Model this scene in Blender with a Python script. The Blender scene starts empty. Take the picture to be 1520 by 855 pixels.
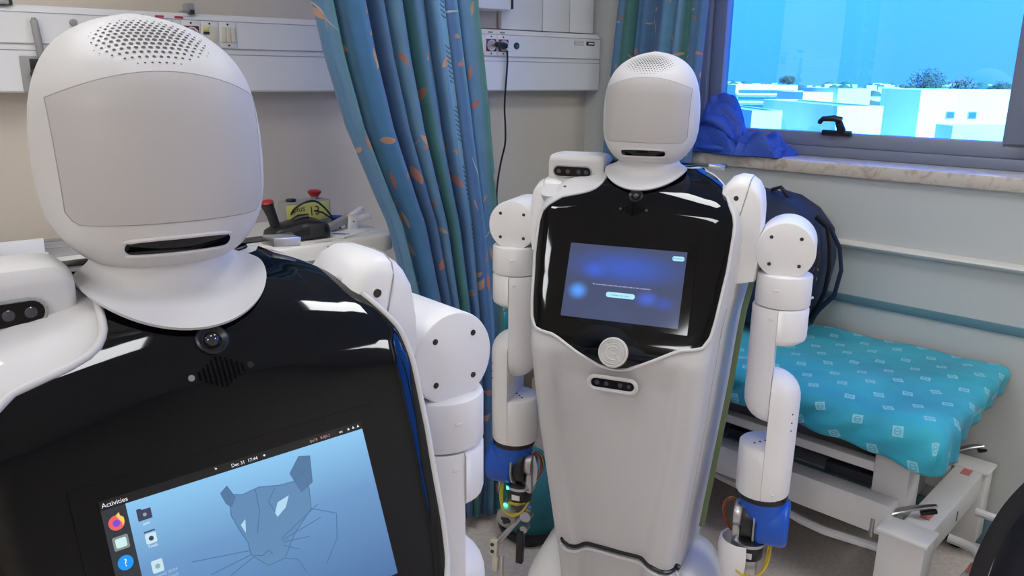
import bpy, bmesh, math, random
import numpy as np
from mathutils import Vector, Matrix, Euler

random.seed(7)
sc = bpy.context.scene
COL = sc.collection

# ------------------------------------------------------------------ camera
CAM_Z = 1.5
FPX, PITCH, ROLL = 1176.0, math.radians(14.94), math.radians(0.55)
cd = bpy.data.cameras.new('camera'); cam = bpy.data.objects.new('camera', cd); COL.objects.link(cam)
cd.sensor_fit = 'HORIZONTAL'; cd.sensor_width = 36.0; cd.lens = 36.0 * FPX / 1520.0
cd.clip_start = 0.02; cd.clip_end = 3000
cam.matrix_world = Matrix.Translation((0, 0, CAM_Z)) @ Matrix.Rotation(math.pi/2 - PITCH, 4, 'X') @ Matrix.Rotation(ROLL, 4, 'Z')
sc.camera = cam

# ------------------------------------------------------------------ world, sun, exposure
sc.view_settings.view_transform = 'Standard'
sc.view_settings.look = 'None'
sc.view_settings.gamma = 1.0
sc.view_settings.use_curve_mapping = False
sc.view_settings.exposure = 0.0
SKY_STRENGTH = 2.3
SUN_STRENGTH = 40.0
w = bpy.data.worlds.new('sky'); sc.world = w; w.use_nodes = True
nt = w.node_tree; nt.nodes.clear()
wo = nt.nodes.new('ShaderNodeOutputWorld'); bg = nt.nodes.new('ShaderNodeBackground')
tc = nt.nodes.new('ShaderNodeTexCoord'); sx = nt.nodes.new('ShaderNodeSeparateXYZ'); cr = nt.nodes.new('ShaderNodeValToRGB')
nt.links.new(tc.outputs['Generated'], sx.inputs[0]); nt.links.new(sx.outputs['Z'], cr.inputs[0])
e = cr.color_ramp.elements
e[0].position = 0.0; e[0].color = (0.31, 0.50, 1.45, 1)
e[1].position = 0.55; e[1].color = (0.30, 0.53, 1.65, 1)
m = e.new(0.10); m.color = (0.36, 0.58, 1.65, 1)
nt.links.new(cr.outputs[0], bg.inputs['Color']); bg.inputs['Strength'].default_value = SKY_STRENGTH
nt.links.new(bg.outputs[0], wo.inputs[0])
sl = bpy.data.lights.new('sun', 'SUN'); sl.energy = SUN_STRENGTH; sl.angle = 0.009; sl.color = (1.0, 0.95, 0.88)
so = bpy.data.objects.new('sun', sl); COL.objects.link(so)
so.rotation_euler = Vector((-0.35, 0.8, -0.55)).to_track_quat('-Z', 'Y').to_euler()
PANEL_EMIT = 20.5      # the ceiling lamps, real ones and added fill alike

# ------------------------------------------------------------------ helpers
def lin(c):
    return tuple(((v/255.0)/12.92 if v/255.0 <= 0.04045 else ((v/255.0+0.055)/1.055)**2.4) for v in c) + (1.0,)

def mat(name, rgb, rough=0.5, metal=0.0, spec=0.5, emit=0.0, noise=0.0, nscale=8.0, bump=0.0, bscale=60.0, coat=0.0, alpha=None):
    M = bpy.data.materials.new(name); M.use_nodes = True
    n = M.node_tree; b = n.nodes['Principled BSDF']
    c = lin(rgb)
    b.inputs['Base Color'].default_value = c
    b.inputs['Roughness'].default_value = rough
    b.inputs['Metallic'].default_value = metal
    b.inputs['Specular IOR Level'].default_value = spec
    b.inputs['Coat Weight'].default_value = coat
    if emit:
        b.inputs['Emission Color'].default_value = c
        b.inputs['Emission Strength'].default_value = emit
    t = n.nodes.new('ShaderNodeTexCoord')
    if noise:
        z = n.nodes.new('ShaderNodeTexNoise'); z.inputs['Scale'].default_value = nscale; z.inputs['Detail'].default_value = 4
        n.links.new(t.outputs['Object'], z.inputs['Vector'])
        r = n.nodes.new('ShaderNodeValToRGB')
        r.color_ramp.elements[0].position = 0.3; r.color_ramp.elements[1].position = 0.7
        r.color_ramp.elements[0].color = tuple(v*(1-noise) for v in c[:3]) + (1,)
        r.color_ramp.elements[1].color = tuple(min(1, v*(1+noise)) for v in c[:3]) + (1,)
        n.links.new(z.outputs['Fac'], r.inputs[0]); n.links.new(r.outputs[0], b.inputs['Base Color'])
    if bump:
        z = n.nodes.new('ShaderNodeTexNoise'); z.inputs['Scale'].default_value = bscale; z.inputs['Detail'].default_value = 3
        n.links.new(t.outputs['Object'], z.inputs['Vector'])
        bp = n.nodes.new('ShaderNodeBump'); bp.inputs['Strength'].default_value = bump; bp.inputs['Distance'].default_value = 0.004
        n.links.new(z.outputs['Fac'], bp.inputs['Height']); n.links.new(bp.outputs[0], b.inputs['Normal'])
    return M

class MB:
    """collects primitives, then links them as ONE mesh object"""
    def __init__(s): s.bm = bmesh.new()
    def _merge(s, b, M=None):
        if M is not None: b.transform(M)
        me = bpy.data.meshes.new('t'); b.to_mesh(me); b.free(); s.bm.from_mesh(me); bpy.data.meshes.remove(me); return s
    def box(s, c, d, rot=(0, 0, 0), bev=0.0, seg=2, M=None):
        b = bmesh.new(); bmesh.ops.create_cube(b, size=1.0)
        b.transform(Matrix.Diagonal((d[0], d[1], d[2], 1)))
        if bev: bmesh.ops.bevel(b, geom=b.edges[:], offset=min(bev, min(d)*0.49), segments=seg, profile=0.5, affect='EDGES')
        T = Matrix.Translation(c) @ Euler(rot).to_matrix().to_4x4()
        return s._merge(b, (M @ T) if M else T)
    def lathe(s, prof, n=28, M=None, caps=True):
        b = bmesh.new(); R = []
        for r, z in prof:
            R.append([b.verts.new((r*math.cos(2*math.pi*k/n), r*math.sin(2*math.pi*k/n), z)) for k in range(n)])
        for a, c in zip(R, R[1:]):
            for k in range(n): b.faces.new((a[k], a[(k+1) % n], c[(k+1) % n], c[k]))
        if caps:
            b.faces.new(R[0][::-1]); b.faces.new(R[-1])
        return s._merge(b, M)
    def cyl(s, p0, p1, r0, r1=None, n=24, bev=0.0):
        p0, p1 = Vector(p0), Vector(p1); r1 = r0 if r1 is None else r1
        h = (p1-p0).length
        M = Matrix.Translation(p0) @ (p1-p0).to_track_quat('Z', 'Y').to_matrix().to_4x4()
        if bev:
            bev = min(bev, h*0.45, r0*0.9)
            pr = [(r0-bev, 0), (r0-bev*0.3, bev*0.3), (r0, bev), (r1, h-bev), (r1-bev*0.3, h-bev*0.3), (r1-bev, h)]
        else: pr = [(r0, 0), (r1, h)]
        return s.lathe(pr, n, M)
    def sphere(s, c, r, n=16, sc3=(1, 1, 1)):
        b = bmesh.new(); bmesh.ops.create_uvsphere(b, u_segments=n, v_segments=max(6, n//2), radius=r)
        return s._merge(b, Matrix.Translation(c) @ Matrix.Diagonal((sc3[0], sc3[1], sc3[2], 1)))
    def loft(s, rings, cap=True, closed=True):
        b = bmesh.new(); R = [[b.verts.new(p) for p in r] for r in rings]
        n = len(R[0])
        for a, c in zip(R, R[1:]):
            for k in range(n if closed else n-1):
                b.faces.new((a[k], a[(k+1) % n], c[(k+1) % n], c[k]))
        if cap:
            b.faces.new(R[0][::-1]); b.faces.new(R[-1])
        return s._merge(b)
    def tube(s, pts, r, n=8, closed=False, flat=None):
        P = [Vector(p) for p in pts]; rings = []; up = Vector((0, 0, 1)); N = len(P)
        prev = None
        for i in range(N):
            if closed: d = P[(i+1) % N]-P[i-1]
            else: d = P[min(i+1, N-1)]-P[max(i-1, 0)]
            d.normalize()
            if prev is None:
                a = d.cross(up)
                if a.length < 1e-3: a = d.cross(Vector((0, 1, 0)))
            else:
                a = prev - d*prev.dot(d)
                if a.length < 1e-4: a = d.cross(up)
            a.normalize(); prev = a; c = d.cross(a)
            ri = r[i] if isinstance(r, (list, tuple)) else r
            f = flat or (1, 1)
            rings.append([P[i] + a*(ri*f[0]*math.cos(2*math.pi*k/n)) + c*(ri*f[1]*math.sin(2*math.pi*k/n)) for k in range(n)])
        if closed:
            rings.append(rings[0]); return s.loft(rings, cap=False)
        return s.loft(rings)
    def grid(s, fn, nu, nv):
        b = bmesh.new(); V = [[b.verts.new(fn(i/nu, j/nv)) for i in range(nu+1)] for j in range(nv+1)]
        for j in range(nv):
            for i in range(nu): b.faces.new((V[j][i], V[j][i+1], V[j+1][i+1], V[j+1][i]))
        return s._merge(b)
    def slab(s, pts, d):
        """polygon (list of 3D points) extruded by vector d"""
        d = Vector(d); b = bmesh.new()
        A = [b.verts.new(p) for p in pts]; B = [b.verts.new(Vector(p)+d) for p in pts]; n = len(A)
        b.faces.new(A); b.faces.new(B[::-1])
        for k in range(n): b.faces.new((A[k], B[k], B[(k+1) % n], A[(k+1) % n]))
        return s._merge(b)
    def build(s, name, m, parent=None, smooth=True, angle=35, recalc=True, weld=False):
        if weld: bmesh.ops.remove_doubles(s.bm, verts=s.bm.verts[:], dist=1e-5)
        if recalc: bmesh.ops.recalc_face_normals(s.bm, faces=s.bm.faces[:])
        me = bpy.data.meshes.new(name); s.bm.to_mesh(me); s.bm.free()
        if smooth:
            me.polygons.foreach_set('use_smooth', [True]*len(me.polygons))
            me.set_sharp_from_angle(angle=math.radians(angle))
        me.materials.append(m)
        o = bpy.data.objects.new(name, me); COL.objects.link(o)
        if parent is not None: o.parent = parent
        return o

def curve_pts(P, n=6):
    P = [Vector(p) for p in P]; Q = [P[0]*2-P[1]] + P + [P[-1]*2-P[-2]]; out = []
    for i in range(1, len(Q)-2):
        for k in range(n):
            t = k/n; a, b, c, d = Q[i-1], Q[i], Q[i+1], Q[i+2]
            out.append(0.5*((2*b)+(c-a)*t+(2*a-5*b+4*c-d)*t*t+(3*b-a-3*c+d)*t**3))
    return out + [P[-1]]
def tag(o, label, cat, group=None):
    o['label'] = label; o['category'] = cat
    if group: o['group'] = group
    return o
def empty(name, loc=(0, 0, 0), rz=0.0):
    o = bpy.data.objects.new(name, None); COL.objects.link(o); o.empty_display_size = 0.1
    o.location = loc; o.rotation_euler = (0, 0, rz); return o
def thing(name, label, cat, loc=(0, 0, 0), rz=0.0, group=None): return tag(empty(name, loc, rz), label, cat, group)
def struct(o): o['kind'] = 'structure'; return o
def place(o, loc, rz=0.0): o.location = loc; o.rotation_euler = (0, 0, rz); return o
def text_mesh(name, s, size, m, M, parent, depth=0.0002, align='LEFT'):
    cu = bpy.data.curves.new('tx', 'FONT'); cu.body = s; cu.size = size; cu.extrude = depth; cu.align_x = align; cu.resolution_u = 3
    t = bpy.data.objects.new('tx', cu); COL.objects.link(t)
    dg = bpy.context.evaluated_depsgraph_get(); me = bpy.data.meshes.new_from_object(t.evaluated_get(dg))
    bpy.data.objects.remove(t); bpy.data.curves.remove(cu)
    me.transform(M); me.materials.clear(); me.materials.append(m); me.name = name
    o = bpy.data.objects.new(name, me); COL.objects.link(o); o.parent = parent; return o
def smooth_interp(zs, vs, k=0.012):
    zs = np.array(zs, float); vs = np.array(vs, float)
    g = np.linspace(zs[0], zs[-1], 1200); y = np.interp(g, zs, vs)
    n = max(1, int(k/(g[1]-g[0]))); ker = np.hanning(2*n+3); ker /= ker.sum()
    yp = np.concatenate([2*y[0]-y[n+1:0:-1], y, 2*y[-1]-y[-2:-n-3:-1]])
    ys = np.convolve(yp, ker, 'valid')[:len(g)]
    return lambda q: float(np.interp(q, g, ys))

# ------------------------------------------------------------------ materials
M = {}
M['wall'] = mat('wall_paint', (204, 193, 177), 0.55, noise=0.02, nscale=3, bump=0.03, bscale=300)
M['wall2'] = mat('wall_panel_paint', (196, 198, 194), 0.45, noise=0.02, nscale=3)
M['rail'] = mat('wall_rail', (205, 203, 194), 0.4)
M['railteal'] = mat('wall_rail_strip', (96, 132, 142), 0.4)
M['ceil'] = mat('ceiling_paint', (215, 213, 206), 0.7)
M['trunk'] = mat('trunking_enamel', (226, 225, 224), 0.3)
M['trunkgrey'] = mat('trunking_groove', (150, 150, 150), 0.5)
M['floor'] = mat('vinyl_floor', (212, 201, 191), 0.4, noise=0.12, nscale=70, bump=0.02)
M['white'] = mat('robot_white_plastic', (206, 204, 204), 0.5, spec=0.35, noise=0.012, nscale=6)
M['white2'] = mat('arm_white_plastic', (235, 233, 232), 0.42, spec=0.4, noise=0.01, nscale=9)
M['visor'] = mat('visor_diffuser', (186, 182, 181), 0.5)
M['seam'] = mat('seam_grey', (158, 154, 152), 0.6)
M['hole'] = mat('hole_dark', (78, 74, 72), 0.7)
M['black'] = mat('gloss_black', (4, 5, 9), 0.05, spec=0.38, coat=0.0)
M['black2'] = mat('black_plastic', (20, 20, 22), 0.35)
M['bezel'] = mat('display_bezel', (3, 4, 7), 0.06, spec=0.38)
M['lens'] = mat('lens_glass', (30, 32, 40), 0.08, spec=0.8)
M['lens2'] = mat('lens_inner', (60, 62, 72), 0.2, spec=0.8)
M['screw'] = mat('screw_dark', (70, 66, 62), 0.4, metal=0.7)
M['steel'] = mat('steel', (175, 175, 178), 0.28, metal=1.0)
M['alu'] = mat('aluminium', (190, 190, 192), 0.38, metal=1.0)
M['blue'] = mat('blue_housing', (14, 84, 190), 0.35)
M['led'] = mat('olive_strip', (112, 128, 84), 0.4)
M['green'] = mat('green_led', (60, 255, 170), 0.4, emit=6)
M['yellow'] = mat('yellow_cable', (196, 170, 50), 0.5)
M['redwire'] = mat('red_wire', (150, 36, 30), 0.5)
M['cord'] = mat('cord_black', (22, 24, 27), 0.45)
M['jacket'] = mat('jacket_blue', (38, 74, 168), 0.6, noise=0.15, nscale=14, bump=1.0, bscale=34)
M['jacket'].node_tree.nodes['Bump'].inputs['Distance'].default_value = 0.007
M['navy'] = mat('navy_nylon', (26, 36, 62), 0.6, noise=0.1, nscale=20, bump=0.15, bscale=200)
M['navy2'] = mat('dark_nylon', (22, 24, 36), 0.65, noise=0.1, nscale=20, bump=0.15, bscale=200)
M['strap'] = mat('strap_black', (15, 17, 24), 0.6)
M['tealbag'] = mat('teal_cloth', (40, 108, 116), 0.6, noise=0.2, nscale=9)
M['frame'] = mat('window_aluminium', (128, 134, 150), 0.4, metal=0.15)
M['stone'] = mat('sill_marble', (205, 194, 178), 0.3, noise=0.1, nscale=16)
M['bed'] = mat('bed_enamel', (214, 212, 208), 0.35, noise=0.03, nscale=12)
M['bedgrey'] = mat('bed_grey_plate', (118, 120, 124), 0.5)
M['dark'] = mat('dark_void', (24, 27, 34), 0.7)
M['rubber'] = mat('rubber', (32, 32, 34), 0.7)
M['cart'] = mat('cart_plastic', (226, 222, 214), 0.35, noise=0.02, nscale=8)
M['paper'] = mat('paper', (232, 230, 226), 0.7)
M['note'] = mat('sticky_note', (214, 212, 120), 0.7)
M['red'] = mat('red_button', (168, 26, 38), 0.35)
M['ink'] = mat('ink', (70, 66, 56), 0.7)
M['greyplastic'] = mat('grey_plastic', (150, 150, 148), 0.45)
M['charc'] = mat('charcoal_plastic', (44, 44, 47), 0.5)
M['redlabel'] = mat('red_label', (198, 120, 112), 0.6)
M['lbl_red'] = mat('label_red', (176, 42, 72), 0.5)
M['lbl_blue'] = mat('label_blue', (58, 70, 150), 0.5)
M['cream'] = mat('switch_cream', (216, 208, 190), 0.4)
M['sock'] = mat('socket_maroon', (110, 34, 58), 0.4)

def stone_nodes():
    n = M['stone'].node_tree; b = n.nodes['Principled BSDF']
    t = n.nodes.new('ShaderNodeTexCoord'); v = n.nodes.new('ShaderNodeTexNoise'); v.inputs['Scale'].default_value = 22; v.inputs['Detail'].default_value = 8; v.inputs['Distortion'].default_value = 1.5
    r = n.nodes.new('ShaderNodeValToRGB'); n.links.new(t.outputs['Object'], v.inputs['Vector']); n.links.new(v.outputs['Fac'], r.inputs[0])
    e = r.color_ramp.elements; e[0].position = .34; e[0].color = lin((182, 164, 148)); e[1].position = .5; e[1].color = lin((206, 196, 182))
    n.links.new(r.outputs[0], b.inputs['Base Color'])
stone_nodes()

def emis(name, rgb, s=1.0):
    Mt = bpy.data.materials.new(name); Mt.use_nodes = True; n = Mt.node_tree; b = n.nodes['Principled BSDF']
    b.inputs['Base Color'].default_value = (0.01, 0.01, 0.012, 1); b.inputs['Roughness'].default_value = 0.12
    b.inputs['Emission Color'].default_value = lin(rgb); b.inputs['Emission Strength'].default_value = s
    return Mt
M['lamp'] = emis('lamp_diffuser', (251, 253, 255), PANEL_EMIT)

def glass_mat():
    Mt = bpy.data.materials.new('tinted_window_glass'); Mt.use_nodes = True; n = Mt.node_tree; n.nodes.clear()
    o = n.nodes.new('ShaderNodeOutputMaterial'); t = n.nodes.new('ShaderNodeBsdfTransparent'); g = n.nodes.new('ShaderNodeBsdfGlossy'); mx = n.nodes.new('ShaderNodeMixShader')
    t.inputs['Color'].default_value = (0.36, 0.76, 1.0, 1); g.inputs['Roughness'].default_value = 0.01; mx.inputs[0].default_value = 0.12
    n.links.new(t.outputs[0], mx.inputs[1]); n.links.new(g.outputs[0], mx.inputs[2]); n.links.new(mx.outputs[0], o.inputs[0])
    return Mt
M['glass'] = glass_mat()

# ------------------------------------------------------------------ the room
DB = Vector((0.79802, 0.60263, 0)); NB = Vector((0.60263, -0.79802, 0))      # along / into the room from the wall behind
DW = Vector((0.71464, -0.69949, 0)); NW = Vector((-0.69949, -0.71464, 0))    # along / into the room from the window wall
P0 = Vector((-0.07349, 3.2, 0)); K = Vector((0.37528, 3.53889, 0))
RB = math.atan2(DB.y, DB.x); RW = math.atan2(DW.y, DW.x)
UD = 0.08                       # depth of the wall trunking: P0 is its front face
# local frames: x along the wall, y out of the room (so -y is into the room)
def bkw(t, p, z): return P0 + DB*t + NB*p + Vector((0, 0, z))
def wnw(a, p, z): return K + DW*a + NW*p + Vector((0, 0, z))
CEIL = 2.7
TL_, AL_ = -5.2, 4.8
c0 = bkw(-5.2, -UD, 0); ck = K - DW*0.0 - DB*0.0
# corner of the two walls: on the line of the window wall, UD behind the trunking front
s_ = UD/abs((-DW).dot(NB)) if True else 0
CORNER = K - DW*s_
cA = CORNER - DB*5.4; cB = CORNER + DW*4.8; cC = cA + DW*4.8
fl = MB().slab([cA+Vector((0, 0, -0.1)), cC+Vector((0, 0, -0.1)), cB+Vector((0, 0, -0.1)), CORNER+Vector((0, 0, -0.1))], (0, 0, 0.1)).build('floor', M['floor'], smooth=False); struct(fl)
ce = MB().slab([cA - DB*0.3 - DW*0.3 + Vector((0, 0, CEIL)), cC - DB*0.3 + DW*0.3 + Vector((0, 0, CEIL)), cB + DB*0.6+DW*0.3+Vector((0, 0, CEIL)), CORNER+DB*0.6-DW*0.3+Vector((0, 0, CEIL))], (0, 0, 0.12)).build('ceiling', M['ceil'], smooth=False); struct(ce)
def wall_slab(name, a, b, n_out, z0=0, z1=CEIL, th=0.15):
    return struct(MB().slab([a+Vector((0, 0, z0)), b+Vector((0, 0, z0)), b+Vector((0, 0, z1)), a+Vector((0, 0, z1))], n_out*th).build(name, M['wall'], smooth=False))
wall_slab('wall_back', cA, CORNER + DB*0.35, -NB)
wall_slab('wall_left', cC, cA, -DB)
wall_slab('wall_front', cB, cC, NB)

# window wall: local x along, y outwards; opening a 0.36..2.75, z 1.24..2.4
WA0, WA1, WZ0, WZ1 = 0.36, 4.2, 1.215, 2.42  # opening lengthened out of view to let in more blue light
mb = MB()
x0, x1 = -0.25, 5.0
mb.box(((x0+x1)/2, 0.14, WZ0/2), (x1-x0, 0.28, WZ0))
mb.box(((x0+x1)/2, 0.14, (WZ1+CEIL)/2), (x1-x0, 0.28, CEIL-WZ1))
mb.box(((x0+WA0)/2, 0.14, (WZ0+WZ1)/2), (WA0-x0, 0.28, WZ1-WZ0))
mb.box(((WA1+x1)/2, 0.14, (WZ0+WZ1)/2), (x1-WA1, 0.28, WZ1-WZ0))
struct(place(mb.build('wall_right', M['wall2'], smooth=False), K, RW))
# chair rail (rounded lip) and the teal strip under it
mb = MB(); mb.loft([[(x, -0.028, 0.937), (x, -0.03, 0.943), (x, -0.026, 0.949), (x, -0.002, 0.955), (x, 0.001, 0.955), (x, 0.001, 0.925), (x, -0.02, 0.931)] for x in (-0.1, 4.7)])
struct(place(mb.build('trim_1', M['rail']), K, RW))
mb = MB(); mb.box((2.3, -0.003, 0.745), (4.8, 0.008, 0.03), bev=0.003)
struct(place(mb.build('trim_2', M['railteal']), K, RW))
mb = MB(); mb.box((2.3, -0.006, 0.05), (4.8, 0.014, 0.1), bev=0.004); struct(place(mb.build('baseboard_right', M['railteal']), K, RW))
mb = MB(); mb.box((-2.4, 0.072, 0.05), (5.4, 0.014, 0.1), bev=0.004); struct(place(mb.build('baseboard_back', M['railteal']), P0, RB))
# marble sill
sill = MB().box((2.4, 0.09, 1.197), (4.0, 0.22, 0.046), bev=0.006).build('window_sill', M['stone']); place(sill, K, RW); struct(sill)

# window frame, panes, handle (local: y 0.2 is the plane of the frame)
win = struct(place(empty('window_1'), K, RW))
def frame_box(name, x0, x1, z0, z1, y0=0.19, y1=0.245, bev=0.004): return MB().box(((x0+x1)/2, (y0+y1)/2, (z0+z1)/2), (x1-x0, y1-y0, z1-z0), bev=bev).build(name, M['frame'], win)
frame_box('outer_frame', WA0, 0.415, 1.22, WZ1, 0.17, 0.26)
frame_box('outer_frame', WA0, WA1, 1.22, 1.256, 0.17, 0.26)
frame_box('outer_frame', WA0, WA1, WZ1-0.05, WZ1, 0.17, 0.26)
frame_box('outer_frame', WA1-0.055, WA1, 1.22, WZ1, 0.17, 0.26)
frame_box('mullion', 1.588, 1.66, 1.256, WZ1-0.05, 0.17, 0.26)
def sash(x0, x1):
    f = 0.058
    s = MB()
    s.box(((x0+x1)/2, 0.2175, 1.256+0.026), (x1-x0, 0.05, 0.052), bev=0.004)
    s.box(((x0+x1)/2, 0.2175, WZ1-0.05-0.03), (x1-x0, 0.05, 0.06), bev=0.004)
    s.box((x0+f/2, 0.2175, 1.83), (f, 0.05, 1.08), bev=0.004)
    s.box((x1-f/2-0.008, 0.2175, 1.83), (f+0.016, 0.05, 1.08), bev=0.004)
    o = s.build('sash', M['frame'], win)
    MB().box(((x0+x1)/2, 0.225, (1.30+WZ1-0.1)/2), (x1-x0-0.1, 0.006, WZ1-0.1-1.30)).build('pane', M['glass'], o, smooth=False)
    return o
frame_box('mullion', 2.82, 2.892, 1.256, WZ1-0.05, 0.17, 0.26)
s1 = sash(0.417, 1.586); s2 = sash(1.662, 2.818); s3 = sash(2.894, WA1-0.057)  # the last sash is unseen, added to bring in more window light
hd = MB(); hd.box((0.972, 0.184, 1.309), (0.11, 0.02, 0.02), bev=0.005); hd.cyl((0.99, 0.184, 1.315), (0.985, 0.16, 1.352), 0.016, 0.013, n=12, bev=0.003)
hd.tube([(0.997, 0.158, 1.357), (0.97, 0.152, 1.363), (0.93, 0.15, 1.36), (0.92, 0.15, 1.35), (0.918, 0.15, 1.342)], [0.012, 0.012, 0.010, 0.009, 0.008], n=10)
hd.build('handle', M['black2'], s1)

# ceiling lamps: two read from chest reflections, the others added unseen as fill
LAMPS = [(-0.12, 0.62, 0.31, 'small square ceiling lamp right over the camera, mirrored in the near chest'), (0.48, 1.87, 0.44, 'square ceiling lamp over the space between the two robots'), (-2.0, 0.0, 0.45, 'square fill lamp added on the ceiling over the left part of the room'), (-1.0, 1.35, 0.42, 'square fill lamp added on the ceiling near the trunking wall, over the cart'), (-1.1, -1.5, 0.8, 'large square fill lamp added on the ceiling behind the camera'), (2.3, 0.75, 0.75, 'large square fill lamp added on the ceiling over the right part of the room')]
for lx, ly, sz_, lab in LAMPS:
    t = thing('ceiling_lamp', lab, 'lamp', (lx, ly, CEIL), RB, 'ceiling lamps')
    fr = MB(); h_ = sz_/2
    for sx_, sy_, dx, dy in ((h_, 0, 0.03, sz_+0.03), (-h_, 0, 0.03, sz_+0.03), (0, h_, sz_-0.03, 0.03), (0, -h_, sz_-0.03, 0.03)): fr.box((sx_, sy_, -0.012), (dx, dy, 0.024), bev=0.003)
    fr.build('frame', M['trunk'], t); MB().box((0, 0, -0.008), (sz_-0.03, sz_-0.03, 0.012)).build('diffuser', M['lamp'], t, smooth=False)

# ------------------------------------------------------------------ the robots
YF = smooth_interp([0.16, 0.30, 0.345, 0.65, 0.86, 0.89, 0.93, 1.046, 1.207, 1.237, 1.255, 1.27, 1.285, 1.294],
                   [-0.19, -0.205, -0.216, -0.258, -0.286, -0.288, -0.272, -0.2187, -0.1505, -0.131, -0.111, -0.083, -0.04, 0.0], 0.012)
def dome(x, z):
    # towards the shoulders the top of the chest falls away
    k = min(1.0, max(0.0, (z-1.17)/0.09)); k = k*k*(3-2*k)
    return min(1.294, z + k*0.020*(abs(x)/0.18)**2)
WF = smooth_interp([0.16, 0.25, 0.345, 0.65, 0.74, 0.87, 0.94, 1.0, 1.09, 1.165, 1.21, 1.24, 1.265, 1.285, 1.294],
                   [0.14, 0.146, 0.155, 0.187, 0.196, 0.206, 0.213, 0.224, 0.232, 0.236, 0.229, 0.207, 0.183, 0.145, 0.11], 0.012)
YB = smooth_interp([0.16, 1.14, 1.20, 1.25, 1.294], [0.12, 0.12, 0.03, -0.07, 0.0], 0.02)
def recess(x, z):
    if z > 0.9 or z < 0.2: return 0.0
    r1 = np.interp(z, [0.3, 0.35, 0.65, 0.9], [0.066, 0.07, 0.113, 0.135])
    k = min(1.0, max(0.0, (abs(x)-r1)/0.032)); k = k*k*(3-2*k)
    f = min(1.0, (0.9-z)/0.07)
    return 0.022*(1-k)*f
def front_y(x, z):
    wv, rc = WF(z), 0.035
    ax = abs(x)
    y = YF(dome(min(ax, wv-rc), z)) + recess(x, z)
    if ax > wv-rc:
        q = min(1.0, (ax-(wv-rc))/rc); y += rc*(1-math.sqrt(max(0, 1-q*q)))
    return y
def torso_ring(z):
    wv, rc, yb = WF(z), 0.035, YB(z); yf = YF(dome(wv-rc, z))
    if yf + rc > yb - 0.006: yb = yf + rc + 0.006
    rb = min(0.02, (yb-yf-rc)*0.5)
    half = []
    for i in range(27): 
        x = (wv-rc)*i/26; half.append((x, YF(dome(x, z)) + 0.003 + recess(x, z)))
    for i in range(1, 9):
        a = math.pi/2*i/8; half.append((wv-rc+rc*math.sin(a), yf+0.003+rc*(1-math.cos(a))))
    wb = wv + 0.03*min(1, max(0, (yb-yf)/0.3))*min(1, max(0.0, (1.25-z)/0.1))
    for i in range(1, 6):
        t = i/6; half.append((wv+(wb-wv)*t, yf+rc+(yb-yf-rc-rb)*t))
    for i in range(0, 5):
        a = math.pi/2*i/4; half.append((wb-rb+rb*math.cos(a), yb-rb+rb*math.sin(a)))
    half.append((wb*0.5, yb)); 
    ring = half + [(0, yb)] + [(-x, y) for x, y in half[:0:-1]]
    return [(x, y, z) for x, y in ring]
def xr_l(z): return float(np.interp(z, [0.862, 0.8635, 0.868, 0.888, 0.921, 0.9275, 0.931, 0.936, 0.944, 0.955, 0.987, 1.058, 1.09, 1.165, 1.185, 1.2, 1.208, 1.236, 1.264, 1.277, 1.288],
                                       [0.0, 0.016, 0.034, 0.070, 0.132, 0.148, 0.172, 0.190, 0.199, 0.205, 0.211, 0.219, 0.223, 0.2265, 0.226, 0.223, 0.220, 0.203, 0.182, 0.160, 0.128]))
def xr_r(z): return float(np.interp(z, [0.862, 0.8635, 0.868, 0.888, 0.921, 0.9275, 0.931, 0.936, 0.944, 0.955, 0.987, 1.058, 1.09, 1.165, 1.19, 1.206, 1.224, 1.235, 1.243, 1.255, 1.288],
                                       [0.0, 0.016, 0.034, 0.070, 0.132, 0.148, 0.172, 0.190, 0.199, 0.205, 0.211, 0.219, 0.223, 0.2245, 0.22, 0.206, 0.178, 0.13, 0.105, 0.092, 0.078]))
def panel_y(x, z): return front_y(x, z) - 0.0025

HZ = [1.300, 1.304, 1.312, 1.32, 1.335, 1.354, 1.38, 1.41, 1.44, 1.47, 1.49, 1.50, 1.512, 1.522, 1.532, 1.541, 1.549, 1.556, 1.5605]
HW = smooth_interp(HZ, [0.050, 0.066, 0.079, 0.087, 0.098, 0.1075, 0.1125, 0.1135, 0.1125, 0.109, 0.1035, 0.0995, 0.0935, 0.0865, 0.077, 0.065, 0.050, 0.031, 0.006], 0.006)
HF = smooth_interp(HZ, [-0.058, -0.072, -0.086, -0.096, -0.104, -0.107, -0.1085, -0.1085, -0.1075, -0.105, -0.1005, -0.0955, -0.0865, -0.0745, -0.060, -0.044, -0.027, -0.008, 0.012], 0.006)
HB = smooth_interp(HZ, [0.05, 0.062, 0.074, 0.082, 0.09, 0.096, 0.1, 0.101, 0.1, 0.097, 0.093, 0.0905, 0.087, 0.081, 0.073, 0.063, 0.051, 0.038, 0.020], 0.006)
HN = 2.35      # squareness of the head in plan
def head_front(x, z):
    f, b, wv = HF(z), HB(z), HW(z); yc = (f+b)/2; d = (b-f)/2
    q = min(0.999, abs(x)/wv); return yc - d*(1-q**HN)**(1/HN)
def head_top(x, y):
    lo, hi = 1.40, 1.5604
    for _ in range(24):
        mid = (lo+hi)/2; f, b, wv = HF(mid), HB(mid), HW(mid); yc = (f+b)/2; d = max(1e-4, (b-f)/2)
        if (abs(x)/max(1e-4, wv))**HN + (abs(y-yc)/d)**HN < 1: lo = mid
        else: hi = mid
    return lo

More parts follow.
